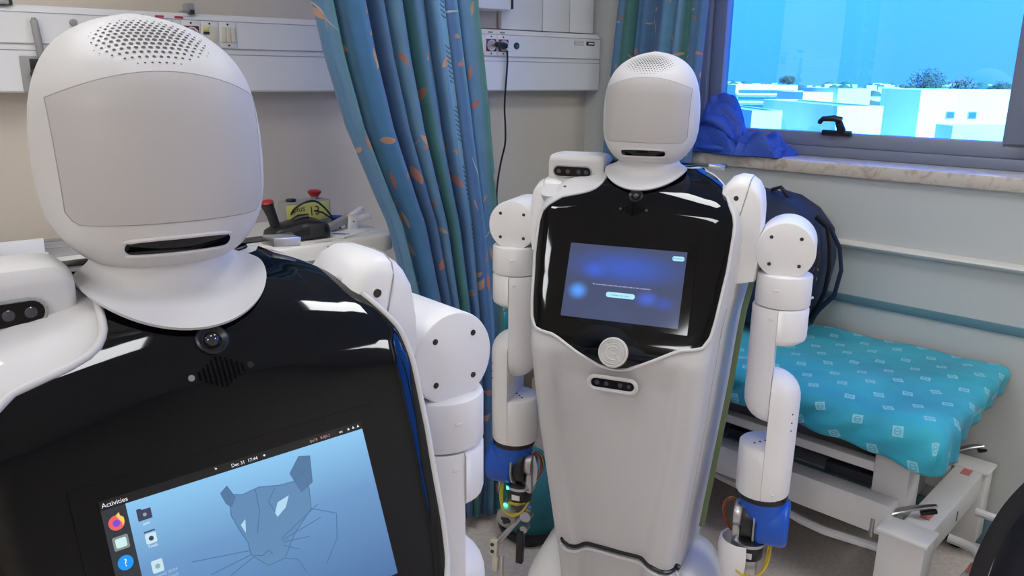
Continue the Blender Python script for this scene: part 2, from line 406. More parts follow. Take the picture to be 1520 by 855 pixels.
def capsule_patch(mb, cx, cz, hl, hh, yfn, off, tilt=0.0, nu=20, nv=6):
    def fn(u, v):
        a = -hl*math.cos(math.pi*u)
        r = hh*math.sqrt(max(0.0, 1-(max(0, abs(a)-(hl-hh))/hh)**2)) if hh > 0 else 0
        b = r*(2*v-1); x = cx + a*math.cos(tilt) - b*math.sin(tilt); z = cz + a*math.sin(tilt) + b*math.cos(tilt)
        return (x, yfn(x, z)-off, z)
    mb.grid(fn, nu, nv)
def capsule_loop(cx, cz, hl, hh, yfn, off, tilt=0.0, n=10):
    P = []
    for k in range(2*n):
        a = math.pi*(k % n)/(n-1) - math.pi/2
        sgn = 1 if k < n else -1
        aa, bb = sgn*((hl-hh)+hh*math.cos(a)), sgn*hh*math.sin(a)
        x = cx+aa*math.cos(tilt)-bb*math.sin(tilt); z = cz+aa*math.sin(tilt)+bb*math.cos(tilt)
        P.append((x, yfn(x, z)-off, z))
    return P

def make_head(root, yaw):
    hm = MB(); n = 72; rings = []
    for z in np.concatenate([np.linspace(1.300, 1.50, 34), np.linspace(1.505, 1.5604, 28)]):
        f, b, wv = HF(z), HB(z), HW(z); yc = (f+b)/2; d = (b-f)/2
        rings.append([(wv*math.copysign(abs(math.sin(2*math.pi*k/n))**(2/HN), math.sin(2*math.pi*k/n)), yc-d*math.copysign(abs(math.cos(2*math.pi*k/n))**(2/HN), math.cos(2*math.pi*k/n)), float(z)) for k in range(n)])
    hm.loft(rings)
    head = hm.build('head_shell', M['white'], root, angle=60); head.rotation_euler = (0, 0, math.radians(yaw))
    # face plate: bowed top edge, set a hair proud of the shell with a dark joint round it
    zt = lambda u: 1.4765 + 0.025*(1-u*u); zb = lambda u: 1.3565 + 0.012*max(0, (abs(u)-0.88)/0.12)**2
    hwid = lambda v: 0.0955 + 0.003*v
    def vf(u, v):
        uu = 2*u-1; z = zb(uu)+(zt(uu)-zb(uu))*v; x = uu*hwid(v); return (x, head_front(x, z)-0.0016, z)
    MB().grid(vf, 40, 24).build('face_plate', M['visor'], head, angle=60)
    L = [vf(i/40, 0) for i in range(40)] + [vf(1, i/24) for i in range(24)] + [vf(1-i/40, 1) for i in range(40)] + [vf(0, 1-i/24) for i in range(24)]
    MB().tube([(x, y+0.0014, z) for x, y, z in L], 0.0010, n=6, closed=True).build('face_joint', M['seam'], head)
    # mouth slit with lens bar
    mm = MB(); capsule_patch(mm, 0, 1.3315, 0.0515, 0.0068, head_front, 0.0012, nu=28)
    mm.build('mouth_slit', M['black'], head, angle=60)
    lip = MB(); lip.tube([(x, head_front(x, 1.322+0.0+0.000)-0.0005, 1.3225) for x in np.linspace(-0.05, 0.05, 17)], 0.0022, n=8)
    lip.build('mouth_lip', M['white'], head)
    brow = MB(); brow.tube([(x, head_front(x, 1.3405)-0.0003, 1.3405-0.002*(abs(x)/0.05)**4) for x in np.linspace(-0.053, 0.053, 17)], [0.0008]+[0.0024]*15+[0.0008], n=8)
    brow.build('mouth_lip', M['white'], head)
    # speaker holes on the crown, largest in the middle
    hb = MB(); s = 0.0066
    for i in range(-9, 10):
        for j in range(-8, 7):
            x = i*s + (0.5*s if j % 2 else 0); y = -0.054 + j*s*0.86
            q = math.hypot(x/0.056, (y+0.054)/0.037)
            if q > 1.0: continue
            r = 0.0023*(1-q*q)**0.5*0.9 + 0.0004
            z = head_top(x, y); e_ = 0.002
            nx = -(head_top(x+e_, y)-head_top(x-e_, y))/(2*e_); ny = -(head_top(x, y+e_)-head_top(x, y-e_))/(2*e_)
            nv = Vector((nx, ny, 1)).normalized(); c = Vector((x, y, z))
            hb.lathe([(r*0.2, 0.0), (r, 0.0003)], 8, Matrix.Translation(c+nv*0.0002) @ nv.to_track_quat('Z', 'Y').to_matrix().to_4x4())
    so_ = hb.build('speaker_holes', M['hole'], head); so_['kind'] = 'stuff'
    # neck and its flared collar
    nb_ = MB(); rings = []; n = 64
    for t in np.linspace(0, 1, 14):
        f = t**2.2; r = []
        for k in range(n):
            a = 2*math.pi*k/n; c_, s_ = math.cos(a), math.sin(a)
            a0 = Vector((0.072*s_, -0.004-0.072*c_, 1.312))
            zo = 1.292 - 0.044*max(0, c_)**1.4 + 0.006*max(0, -c_)
            a1 = Vector((0.097*s_, -0.036-0.097*c_, zo+0.003*max(0, c_)))
            p = Vector((a0.x+(a1.x-a0.x)*f, a0.y+(a1.y-a0.y)*f, a0.z+(a1.z-a0.z)*(t**0.8)))
            r.append(p)
        rings.append(r)
    last = rings[-1]; rings.append([p+Vector((0, 0.002, -0.003)) for p in last])
    nb_.loft(rings, cap=False).build('neck_collar', M['white'], root, angle=60)
    return head

def make_display(root, kind):
    C = Vector((0, YF(1.046)-0.0045, 1.046)); tilt = math.radians(23.0)
    T = Matrix.Translation(C) @ Matrix.Rotation(math.pi/2 - tilt, 4, 'X')      # local x right, y up the screen, z out of it
    W_, H_ = 0.270, 0.1725
    def quad(mb, x0, y0, x1, y1, z=0.0, d=0.0004): return mb.box(((x0+x1)/2, (y0+y1)/2, z), (x1-x0, y1-y0, d), M=T)
    d = quad(MB(), -W_/2-0.022, -H_/2-0.012, W_/2+0.022, H_/2+0.016, -0.0005, 0.003).build('display', M['bezel'], root, smooth=False)
    def add(name, mb, m): return mb.build(name, m, d, smooth=False)
    def disc(mb, x, y, r, z, n=24): return mb.lathe([(r, -0.0001), (r, 0.0002)], n, T @ Matrix.Translation((x, y, z)))
    def poly(mb, pts, z): return mb.slab([T @ Vector((x, y, z)) for x, y in pts], (T.to_3x3() @ Vector((0, 0, 0.0002))))
    def line(mb, pts, wd, z):
        for a, b in zip(pts, pts[1:]):
            a = Vector(a+(0,)); b = Vector(b+(0,)); q = b-a; nrm = Vector((-q.y, q.x, 0)).normalized()*wd/2
            poly(mb, [tuple((a+nrm)[:2]), tuple((b+nrm)[:2]), tuple((b-nrm)[:2]), tuple((a-nrm)[:2])], z)
        return mb
    def text(s, x, y, size, m, z, al='LEFT', name='screen_text'): return text_mesh(name, s, size, m, T @ Matrix.Translation((x, y, z)), d, align=al)
    if kind == 'setup':
        Ms = bpy.data.materials.new('setup_screen_reflections'); Ms.use_nodes = True; n = Ms.node_tree; b = n.nodes['Principled BSDF']
        b.inputs['Base Color'].default_value = (0.01, 0.01, 0.02, 1); b.inputs['Roughness'].default_value = 0.08
        t = n.nodes.new('ShaderNodeTexCoord'); sep = n.nodes.new('ShaderNodeSeparateXYZ'); n.links.new(t.outputs['Generated'], sep.inputs[0])
        def reflection_blob(cx, cz, rx, rz):  # soft spot: blue window reflection painted into the screen's emission
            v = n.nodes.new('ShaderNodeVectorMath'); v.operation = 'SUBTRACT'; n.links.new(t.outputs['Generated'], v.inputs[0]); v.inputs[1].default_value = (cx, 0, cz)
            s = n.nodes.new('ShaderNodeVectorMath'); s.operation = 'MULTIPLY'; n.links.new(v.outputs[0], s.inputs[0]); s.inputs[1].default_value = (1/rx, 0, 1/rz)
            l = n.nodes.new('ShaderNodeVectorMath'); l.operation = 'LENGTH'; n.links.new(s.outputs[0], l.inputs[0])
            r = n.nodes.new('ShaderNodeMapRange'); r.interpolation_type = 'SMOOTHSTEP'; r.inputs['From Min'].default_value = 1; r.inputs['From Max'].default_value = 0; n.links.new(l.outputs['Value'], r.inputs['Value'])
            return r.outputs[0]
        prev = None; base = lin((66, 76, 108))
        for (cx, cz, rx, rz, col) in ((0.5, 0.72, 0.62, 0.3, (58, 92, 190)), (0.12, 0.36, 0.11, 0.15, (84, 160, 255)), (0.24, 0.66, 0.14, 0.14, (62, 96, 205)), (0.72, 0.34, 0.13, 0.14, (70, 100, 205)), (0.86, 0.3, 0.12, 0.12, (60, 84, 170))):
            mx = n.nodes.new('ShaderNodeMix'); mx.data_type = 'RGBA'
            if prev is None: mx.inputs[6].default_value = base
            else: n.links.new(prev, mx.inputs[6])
            mx.inputs[7].default_value = lin(col); n.links.new(reflection_blob(cx, cz, rx, rz), mx.inputs[0]); prev = mx.outputs[2]
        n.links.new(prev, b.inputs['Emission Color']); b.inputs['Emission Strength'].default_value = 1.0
        add('wallpaper', quad(MB(), -W_/2, -H_/2, W_/2, H_/2, 0.0013), Ms)  # screen picture carries the painted window reflections
        pill = emis('ui_pill', (175, 232, 255), 1.0); txt = emis('ui_text', (205, 200, 235), 1.0); dk = emis('ui_ink', (80, 120, 150), 1.0)
        def pillshape(x, y, hl, hh, z):
            pts = [];
            for k in range(24):
                a = 2*math.pi*k/24; pts.append((x+(hl-hh)*(1 if math.cos(a) > 0 else -1)+hh*math.cos(a), y+hh*math.sin(a)))
            return poly(MB(), pts, z)
        add('button', pillshape(0.117, 0.070, 0.0135, 0.0055, 0.0016), pill); text('RECONNECT', 0.117, 0.0684, 0.0042, dk, 0.0019, 'CENTER')
        add('button', pillshape(-0.002, -0.026, 0.0335, 0.0062, 0.0016), pill); text('Connect to a robot', -0.002, -0.0279, 0.0052, dk, 0.0019, 'CENTER')
        text('The screen will be closed when you will be ready to start a connection.', -0.002, -0.0065, 0.0047, txt, 0.0016, 'CENTER')
        text('...', 0.0, 0.024, 0.008, emis('ui_glow', (60, 130, 255), 1.0), 0.0016, 'CENTER')
    else:
        Mw = bpy.data.materials.new('desktop_wallpaper'); Mw.use_nodes = True; n = Mw.node_tree; b = n.nodes['Principled BSDF']
        b.inputs['Base Color'].default_value = (0.01, 0.012, 0.016, 1); b.inputs['Roughness'].default_value = 0.1
        t = n.nodes.new('ShaderNodeTexCoord'); sep = n.nodes.new('ShaderNodeSeparateXYZ'); n.links.new(t.outputs['Generated'], sep.inputs[0])
        r = n.nodes.new('ShaderNodeValToRGB'); r.color_ramp.elements[0].position = 0.0; r.color_ramp.elements[0].color = lin((70, 110, 160)); r.color_ramp.elements[1].position = 1.0; r.color_ramp.elements[1].color = lin((138, 198, 240))
        k = r.color_ramp.elements.new(0.62); k.color = lin((104, 150, 198))
        n.links.new(sep.outputs['Z'], r.inputs[0]); n.links.new(r.outputs[0], b.inputs['Emission Color']); b.inputs['Emission Strength'].default_value = 1.0
        add('wallpaper', quad(MB(), -W_/2+0.021, -H_/2, W_/2, H_/2-0.0085, 0.0013), Mw)
        add('top_bar', quad(MB(), -W_/2, H_/2-0.0085, W_/2, H_/2, 0.0013), emis('top_bar_black', (6, 7, 9), 0.5))
        add('dock', quad(MB(), -W_/2, -H_/2, -W_/2+0.021, H_/2-0.0085, 0.0013), emis('dock_grey', (40, 46, 54), 1.0))
        wt = emis('ui_white', (230, 235, 240), 1.0)
        text('Activities', -W_/2+0.0015, H_/2-0.0065, 0.0060, wt, 0.0016)
        text('Dec 31  17:44', 0.0, H_/2-0.0062, 0.0048, wt, 0.0016, 'CENTER'); add('status_dot', disc(MB(), 0.021, H_/2-0.0043, 0.0011, 0.0016, 10), wt)
        text('fps76   8.0|0.2', 0.072, H_/2-0.0060, 0.0042, emis('ui_cpu', (190, 150, 140), 0.8), 0.0016, 'LEFT')
        text('en', 0.107, H_/2-0.0060, 0.0042, wt, 0.0016)
        for q in range(3): add('status_dot', poly(MB(), [(0.117+q*0.006, H_/2-0.0055), (0.120+q*0.006, H_/2-0.0055), (0.1185+q*0.006, H_/2-0.0028)], 0.0016), wt)
        X = -W_/2+0.0105
        # browser icon: round warm ball with a violet heart and a yellow flame
        ic = disc(MB(), X, 0.0635, 0.0068, 0.0016).build('browser_icon', emis('icon_coral', (238, 96, 92), 1.0), d, smooth=False)
        add('icon_flame', poly(MB(), [(X+0.0005, 0.0700), (X+0.0035, 0.0722), (X+0.0040, 0.0690), (X+0.0066, 0.0668), (X+0.0066, 0.0630), (X+0.0045, 0.0592), (X+0.0042, 0.0630), (X+0.0025, 0.0660)], 0.0019), emis('icon_gold', (250, 205, 96), 1.0))
        add('icon_core', disc(MB(), X-0.0003, 0.0632, 0.0031, 0.0020), emis('icon_violet', (120, 72, 220), 1.0))
        def rbox(x, y, hw, hh, z): return poly(MB(), [(x-hw, y-hh+0.001), (x-hw+0.001, y-hh), (x+hw-0.001, y-hh), (x+hw, y-hh+0.001), (x+hw, y+hh-0.001), (x+hw-0.001, y+hh), (x-hw+0.001, y+hh), (x-hw, y+hh-0.001)], z)
        add('files_icon', rbox(X, 0.0452, 0.0066, 0.0062, 0.0016), emis('icon_grey', (132, 140, 138), 1.0)); add('icon_sheet', rbox(X, 0.0452, 0.0046, 0.0042, 0.0019), emis('icon_mint', (205, 238, 238), 1.0))
        add('help_icon', disc(MB(), X, 0.0268, 0.0066, 0.0016), emis('icon_blue', (10, 150, 246), 1.0)); text('?', X, 0.0237, 0.0095, wt, 0.0019, 'CENTER')
        text('>_', X, 0.0090, 0.0055, wt, 0.0016, 'CENTER')
        add('notes_icon', rbox(X, -0.0105, 0.0072, 0.0066, 0.0016), emis('icon_pale', (190, 232, 236), 1.0)); add('icon_sheet', rbox(X, -0.0105, 0.0034, 0.0030, 0.0019), emis('icon_pale2', (160, 214, 222), 1.0))
        # desktop icons
        gx = -W_/2+0.0345
        add('folder_icon', poly(MB(), [(gx-0.0062, 0.0580), (gx+0.0062, 0.0580), (gx+0.0062, 0.0676), (gx-0.0012, 0.0676), (gx-0.0028, 0.0692), (gx-0.0062, 0.0692)], 0.0016), emis('icon_plum', (56, 58, 86), 1.0))
        add('icon_ring', disc(MB(), gx+0.0002, 0.0628, 0.0017, 0.0019, 12), emis('icon_ringc', (150, 160, 180), 1.0)); text('user', gx, 0.0535, 0.0038, wt, 0.0016, 'CENTER')
        add('bin_icon', rbox(gx+0.001, 0.0402, 0.0048, 0.0048, 0.0016), emis('icon_white', (200, 228, 240), 1.0)); add('icon_lid', quad(MB(), gx-0.0040, 0.0462, gx+0.0058, 0.0474, 0.0018), emis('icon_dark', (46, 58, 84), 1.0))
        add('icon_ring', disc(MB(), gx+0.001, 0.0400, 0.0022, 0.0019, 14), emis('icon_dark2', (46, 58, 84), 1.0)); text('Trash', gx+0.001, 0.0318, 0.0038, wt, 0.0016, 'CENTER')
        add('disc_icon', rbox(gx+0.001, 0.0138, 0.0050, 0.0058, 0.0016), emis('icon_white2', (196, 226, 236), 1.0)); add('icon_ring', disc(MB(), gx+0.001, 0.0138, 0.0023, 0.0019, 14), emis('icon_grey2', (140, 170, 190), 1.0))
        for q, s in enumerate(('ubu install 20.04', 'lts amd64 (amd)', '.iso')): text(s, gx+0.004, 0.0040-q*0.0046, 0.0040, emis('ui_cap', (160, 190, 220), 1.0), 0.0016, 'CENTER')
        # a plain line drawing of an animal face on the wallpaper
        ln = emis('line_blue', (72, 110, 154), 1.0); fl_ = emis('fill_blue', (92, 136, 178), 1.0); fd = emis('fill_dark', (78, 116, 156), 1.0)
        P = CATP
        add('drawing', poly(MB(), P['face'], 0.00145), fl_)
        for q in ('ear_a', 'ear_b'): add('drawing', poly(MB(), P[q], 0.0017), fd)
        for q in ('eye_a', 'eye_b'): add('drawing', poly(MB(), P[q], 0.0017), emis('eye_pale', (176, 214, 240), 1.0))
        lm = MB()
        for L in P['lines']: line(lm, L, 0.0008, 0.0017)
        add('drawing', lm, ln)
        add('cursor', poly(MB(), [(-0.030, 0.0850), (-0.0275, 0.0835), (-0.0292, 0.0822)], 0.0016), wt)
    return d

def lerp2(a, b, t): return tuple(a[i]+(b[i]-a[i])*t for i in range(len(a)))
CATP = {}
def cat_points():
    # own, generic: two-eared animal face in three-quarter view, with whiskers (screen metres)
    CATP['face'] = [(-0.0225, 0.0555), (-0.0095, 0.0510), (0.0080, 0.0530), (0.0290, 0.0480), (0.0445, 0.0470), (0.0560, 0.0560), (0.0590, 0.0350), (0.0560, 0.0140), (0.0330, -0.0040), (0.0170, -0.0240), (-0.0010, -0.0245), (-0.0150, -0.0080), (-0.0150, 0.0040), (-0.0200, 0.0180), (-0.0250, 0.0350)]
    CATP['ear_a'] = [(-0.0300, 0.0590), (-0.0225, 0.0640), (-0.0170, 0.0505), (-0.0230, 0.0430), (-0.0270, 0.0480)]
    CATP['ear_b'] = [(0.0425, 0.0560), (0.0560, 0.0700), (0.0680, 0.0670), (0.0640, 0.0400), (0.0500, 0.0340)]
    CATP['eye_a'] = [(-0.0180, 0.0230), (-0.0125, 0.0270), (-0.0140, 0.0190), (-0.0150, 0.0140)]
    CATP['eye_b'] = [(0.0180, 0.0230), (0.0230, 0.0320), (0.0360, 0.0350), (0.0300, 0.0245), (0.0195, 0.0180)]
    f = CATP['face']
    CATP['lines'] = [f+[f[0]], CATP['ear_a']+[CATP['ear_a'][0]], CATP['ear_b']+[CATP['ear_b'][0]],
        [(-0.0140, -0.004), (-0.0700, 0.006)], [(-0.0140, -0.008), (-0.0560, -0.0120)], [(-0.0130, -0.011), (-0.045, -0.022)],
        [(0.0180, -0.004), (0.0640, 0.0160)], [(0.0180, -0.006), (0.0640, 0.0020)], [(0.0190, -0.008), (0.0480, -0.0125)], [(0.0180, -0.011), (0.034, -0.021)],
        [(0.0560, 0.0140), (0.0820, 0.0000), (0.0760, -0.0250), (0.058, -0.046)], [(0.004, 0.052), (0.003, 0.03), (-0.004, 0.01)], [(0.024, 0.047), (0.014, 0.036), (0.018, 0.024)],
        [(-0.012, -0.010), (-0.004, -0.013), (0.003, -0.010), (0.006, -0.016)], [(0.017, -0.024), (0.030, -0.030), (0.036, -0.046)]]
cat_points()

def arm(root, s, yo):
    """s=+1 the robot's left arm, -1 its right arm; yo shifts it along the depth"""
    m = M['white2']
    def v(x, y, z): return Vector((s*x, y+yo, z))
    cx, cy, r = 0.340, -0.060, 0.0615
    mot = MB().cyl(v(0.337, 0.04, 1.127), v(0.337, -0.099, 1.127), 0.0655, n=56, bev=0.005).build('shoulder_motor', m, root)
    for dx, dz in ((-.032, .031), (.032, .031), (-.032, -.031), (.032, -.031)):
        b = MB().cyl(v(0.337+dx, -0.0984, 1.127+dz), v(0.337+dx, -0.0996, 1.127+dz), 0.0042, n=14); b.cyl(v(0.337+dx, -0.0995, 1.127+dz), v(0.337+dx, -0.1002, 1.127+dz), 0.0022, n=6)
        b.build('screw', M['screw'], mot)
    def D(x_in, sgn, rr, z, flat=0.0, sc_=1.0, nn=16, cyy=cy):
        # half disc: flat side at x=x_in, bulging to sgn
        ring = []
        for k in range(nn+1):
            a = -math.pi/2 + math.pi*k/nn
            ring.append(v(x_in + sgn*(flat + (rr-flat*0)*math.cos(a)*sc_), cyy + rr*math.sin(a)*sc_, z))
        ring.append(v(x_in, cyy+rr*sc_, z)); ring.append(v(x_in, cyy, z)); ring.append(v(x_in, cyy-rr*sc_, z))
        return ring
    col = MB().cyl(v(cx, cy, 0.996), v(cx, cy, 1.071), r, n=56, bev=0.005).build('elbow_collar', m, root)
    def dimple(px, pz, par, nm='cover_slot'):
        y_ = cy - math.sqrt(max(0, r*r-(px-cx)**2)); b = MB(); b.sphere(v(px, y_+0.0006, pz), 0.0085, 14, (1, 0.25, 0.36)); b.build(nm, M['trunk'], par)
    dimple(cx-0.012, 1.04, col)
    ua = MB(); xs = cx-0.004
    zz = [0.9945, 0.99, 0.93, 0.85, 0.77] + [0.765-0.062*math.sin(math.pi/2*q/8) for q in range(1, 9)]
    rr = [0.0600, 0.0615, 0.0615, 0.0615, 0.0615] + [0.0615*max(0.12, math.cos(math.pi/2*q/8)) for q in range(1, 9)]
    ua.loft([D(xs, -1, b_, a_) for a_, b_ in zip(zz, rr)])
    u = ua.build('upper_arm', m, root, angle=50); dimple(cx-0.016, 0.972, u)
    oc = MB()
    oc.loft([D(xs+0.0006, 1, 0.0600, 0.9945), D(xs+0.0006, 1, 0.0645, 0.99), D(xs+0.0006, 1, 0.0645, 0.925), D(xs+0.0006, 1, 0.0625, 0.917), D(xs+0.0006, 1, 0.05, 0.908)])
    oc.build('upper_arm_cover', m, root, angle=50)
    fa = MB(); xo = xs+0.0012
    zz = [0.773+0.064*math.sin(math.pi/2*q/8) for q in range(8, 0, -1)] + [0.768, 0.70, 0.60, 0.522, 0.516]
    rr = [0.066*max(0.12, math.cos(math.pi/2*q/8)) for q in range(8, 0, -1)] + [0.066, 0.0655, 0.0645, 0.0635, 0.061]
    fa.loft([D(xo, 1, b_, a_) for a_, b_ in zip(zz, rr)])
    fo = fa.build('forearm', m, root, angle=50)
    for zq in (0.742, 0.72, 0.70): MB().sphere(v(xo+0.052, cy-0.039, zq), 0.0022, 8).build('screw', M['screw'], fo)
    wc = MB(); wc.loft([D(xo-0.0006, -1, b_, a_) for a_, b_ in ((0.646, 0.060), (0.642, 0.0635), (0.60, 0.0635), (0.522, 0.0635), (0.516, 0.061))])
    wo_ = wc.build('wrist_cover', m, root, angle=50); dimple(cx+0.02, 0.535, fo)
    for q in range(3): MB().cyl(v(cx-0.03+0.012*q, cy-0.02+0.012*q, 0.6455), v(cx-0.03+0.012*q, cy-0.02+0.012*q, 0.647), 0.003, n=10).build('screw', M['screw'], wo_)
    MB().cyl(v(cx, cy, 0.502), v(cx, cy, 0.518), 0.0595, n=48).build('wrist_ring', M['black2'], root)
    # blue housing: a neck that turns into a short drum lying across
    bh = MB(); n = 40; rings = []
    for t in np.linspace(0, 1, 7):
        z = 0.503-0.05*t; rx = 0.058-0.004*t
        rings.append([v(cx+0.012*t+rx*math.cos(2*math.pi*k/n), cy+(0.058)*math.sin(2*math.pi*k/n), z) for k in range(n)])
    bh.loft(rings); bh.cyl(v(0.330, cy, 0.437), v(0.408, cy, 0.437), 0.061, n=48, bev=0.012)
    bo = bh.build('wrist_housing', M['blue'], root, angle=50)
    MB().cyl(v(0.326, cy, 0.437), v(0.3305, cy, 0.437), 0.0595, n=40).build('drum_ring', M['greyplastic'], bo)
    wm = MB().cyl(v(0.298, cy, 0.437), v(0.3262, cy, 0.437), 0.052, n=36, bev=0.004).build('wrist_motor', M['black2'], root)
    mc = MB().cyl(v(0.276, cy-0.004, 0.445), v(0.2985, cy-0.004, 0.445), 0.034, n=30, bev=0.004); mc.box(v(0.286, cy-0.004, 0.405), (0.02, 0.045, 0.09), bev=0.006)
    mc.build('motor_bracket', M['alu'], wm)
    for q, mm_ in enumerate((M['redwire'], M['cord'], M['yellow'], M['cord'])):
        o_ = 0.004*q
        MB().tube(curve_pts([v(0.278, cy-0.01+o_, 0.478), v(0.266, cy-0.012+o_, 0.482), v(0.255-o_*0.3, cy-0.014+o_, 0.468), v(0.252-o_*0.3, cy-0.014+o_, 0.445), v(0.258, cy-0.012+o_, 0.418), v(0.272, cy-0.008+o_, 0.395), v(0.29, cy, 0.378)], 4), 0.0022, n=6).build('wire', mm_, wm)
    # gripper under the wrist
    gd = MB().cyl(v(0.318, cy-0.004, 0.330), v(0.318, cy-0.004, 0.372), 0.036, n=36, bev=0.004).build('gripper_motor', M['black2'], root)
    MB().lathe([(0.030, 0.0), (0.042, 0.002), (0.042, 0.010), (0.030, 0.013)], 36, Matrix.Translation(v(0.318, cy-0.004, 0.369))).build('motor_plate', M['alu'], gd)
    MB().box(v(0.318, cy-0.0395, 0.348), (0.024, 0.002, 0.016), bev=0.0006).build('label', M['paper'], gd)
    cb = MB()
    cb.tube(curve_pts([v(0.285, cy-0.02, 0.330), v(0.292, cy-0.05, 0.318), v(0.318, cy-0.056, 0.300), v(0.350, cy-0.05, 0.308), v(0.368, cy-0.03, 0.335), v(0.372, cy-0.01, 0.376)]), 0.0034, n=8)
    cb.tube(curve_pts([v(0.30, cy-0.05, 0.308), v(0.345, cy-0.046, 0.298), v(0.362, cy-0.03, 0.33), v(0.367, cy-0.012, 0.373)]), 0.0026, n=8)
    cb.build('yellow_cable', M['yellow'], gd)
    if s > 0:
        cup = MB(); rings = []
        for rad, z in ((0.046, 0.372), (0.049, 0.376), (0.053, 0.372), (0.057, 0.35), (0.054, 0.31), (0.045, 0.27)):
            rings.append([v(0.300+rad*math.cos(math.pi*0.35+math.pi*1.25*k/24), cy-0.002+rad*math.sin(math.pi*0.35+math.pi*1.25*k/24), z) for k in range(25)])
        cup.loft(rings, cap=False, closed=False)
        cup.build('gripper_shell', M['white2'], root)
        gb = MB(); gb.box(v(0.318, cy, 0.285), (0.05, 0.05, 0.085), bev=0.008); gb.build('gripper_body', M['alu'], root)
        for q in (-1, 1):
            MB().box(v(0.318+0.025*q, cy-0.02, 0.20), (0.014, 0.02, 0.11), bev=0.003).build('finger', M['black2'], root)
    else:
        MB().box(v(0.342, cy-0.036, 0.374), (0.010, 0.008, 0.010), bev=0.002).build('status_light', M['green'], gd)
        br = MB(); br.tube([v(0.288, cy-0.01, 0.47), v(0.279, cy-0.01, 0.44), v(0.281, cy-0.01, 0.40), v(0.295, cy-0.01, 0.374)], 0.012, n=10, flat=(0.4, 1.4)); br.build('gripper_bracket', M['alu'], root)
        md = MB().cyl(v(0.345, cy+0.03, 0.286), v(0.345, cy-0.045, 0.276), 0.031, n=32, bev=0.004).build('gripper_drive', M['greyplastic'], root)
        for a in range(4): MB().cyl(v(0.345+0.008*math.cos(a*math.pi/2+0.4), cy-0.0445, 0.276+0.008*math.sin(a*math.pi/2+0.4)), v(0.345+0.008*math.cos(a*math.pi/2+0.4), cy-0.046, 0.276+0.008*math.sin(a*math.pi/2+0.4)), 0.0075, n=14).build('vent', M['black2'], md)
        MB().box(v(0.352, cy-0.03, 0.314), (0.011, 0.009, 0.008), bev=0.002).build('status_light', M['green'], md)
        MB().tube([v(0.35, cy-0.028, 0.316), v(0.335, cy-0.034, 0.326), v(0.315, cy-0.034, 0.328), v(0.295, cy-0.025, 0.333)], [0.003, 0.005, 0.008, 0.006], n=8).build('yellow_cable', M['yellow'], md)
        lk = MB()
        lk.cyl(v(0.292, cy-0.02, 0.300), v(0.362, cy-0.065, 0.218), 0.0065, n=12); lk.cyl(v(0.300, cy-0.03, 0.285), v(0.360, cy-0.07, 0.207), 0.0045, n=12)
        lk.box(v(0.288, cy-0.03, 0.300), (0.016, 0.02, 0.05), (0.1, 0.35, 0), 0.003); lk.cyl(v(0.285, cy-0.05, 0.30), v(0.285, cy-0.02, 0.30), 0.016, n=20); lk.cyl(v(0.288, cy-0.055, 0.262), v(0.288, cy-0.025, 0.262), 0.011, n=16)
        lk.build('linkage', M['steel'], root)
        f1 = MB(); f1.box(v(0.369, cy-0.07, 0.198), (0.022, 0.02, 0.052), (0, 0.06, 0), 0.003); f1.box(v(0.366, cy-0.07, 0.146), (0.018, 0.016, 0.05), (0, 0.06, 0), 0.002); f1.box(v(0.346, cy-0.068, 0.13), (0.004, 0.016, 0.085), (0, 0.03, 0), 0.001)
        fo1 = f1.build('finger', M['cream'], root)
        for zq in (0.210, 0.188): MB().cyl(v(0.372, cy-0.0795, zq), v(0.372, cy-0.082, zq), 0.0055, n=14).build('screw', M['screw'], fo1)
        MB().box(v(0.298, cy-0.05, 0.205), (0.020, 0.018, 0.105), (0, 0.03, 0), 0.002).build('finger', M['black2'], root)

def shoulder(root, s, yo):
    """cap over the shoulder joint, with a joint line and a cover screw"""
    m = M['white2']
    out = [(0.175, 1.225), (0.188, 1.258), (0.204, 1.278), (0.224, 1.286), (0.246, 1.284), (0.265, 1.270), (0.277, 1.248), (0.282, 1.215), (0.284, 1.10), (0.278, 1.05), (0.235, 1.04), (0.20, 1.08), (0.18, 1.16)]
    def ring(y, k, dz=0.0): 
        c = (0.236, 1.17); return [(s*(c[0]+(x-c[0])*k), y, c[1]+(z-c[1])*k*(1.0 if s > 0 else 0.78)+dz) for x, z in out]
    b = MB(); b.loft([ring(-0.095+yo, 0.90, -0.012), ring(-0.088+yo, 0.96, -0.005), ring(-0.070+yo, 0.995, -0.001), ring(-0.045+yo, 1.0), ring(max(0.0, yo+0.005), 1.0), ring(0.016+max(0, yo), 0.97), ring(0.024+max(0, yo), 0.9)])
    o = b.build('shoulder_cap', m, root, angle=50)
    zz_ = (lambda q: q) if s > 0 else (lambda q: 1.17+(q-1.17)*0.78)
    g = MB(); g.tube([(s*a_, b_+yo, zz_(c_)) for a_, b_, c_ in ((.250, -.02, 1.2832), (.250, -.045, 1.2832), (.249, -.071, 1.2814), (.2475, -.0888, 1.2729), (.245, -.0957, 1.257), (.24, -.0958, 1.235), (.232, -.0958, 1.20))], 0.0010, n=6); g.build('cap_joint', M['seam'], o)
    MB().cyl((s*0.221, -0.090+yo, zz_(1.240)), (s*0.221, -0.0966+yo, zz_(1.239)), 0.0055, n=16).build('screw', M['screw'], o)
    if s < 0: return
    sl = MB(); sl.sphere((s*0.2035, -0.088, 1.2475), 0.009, 12, (1, 0.7, 0.5)); sl.build('cover_slot', m, o)

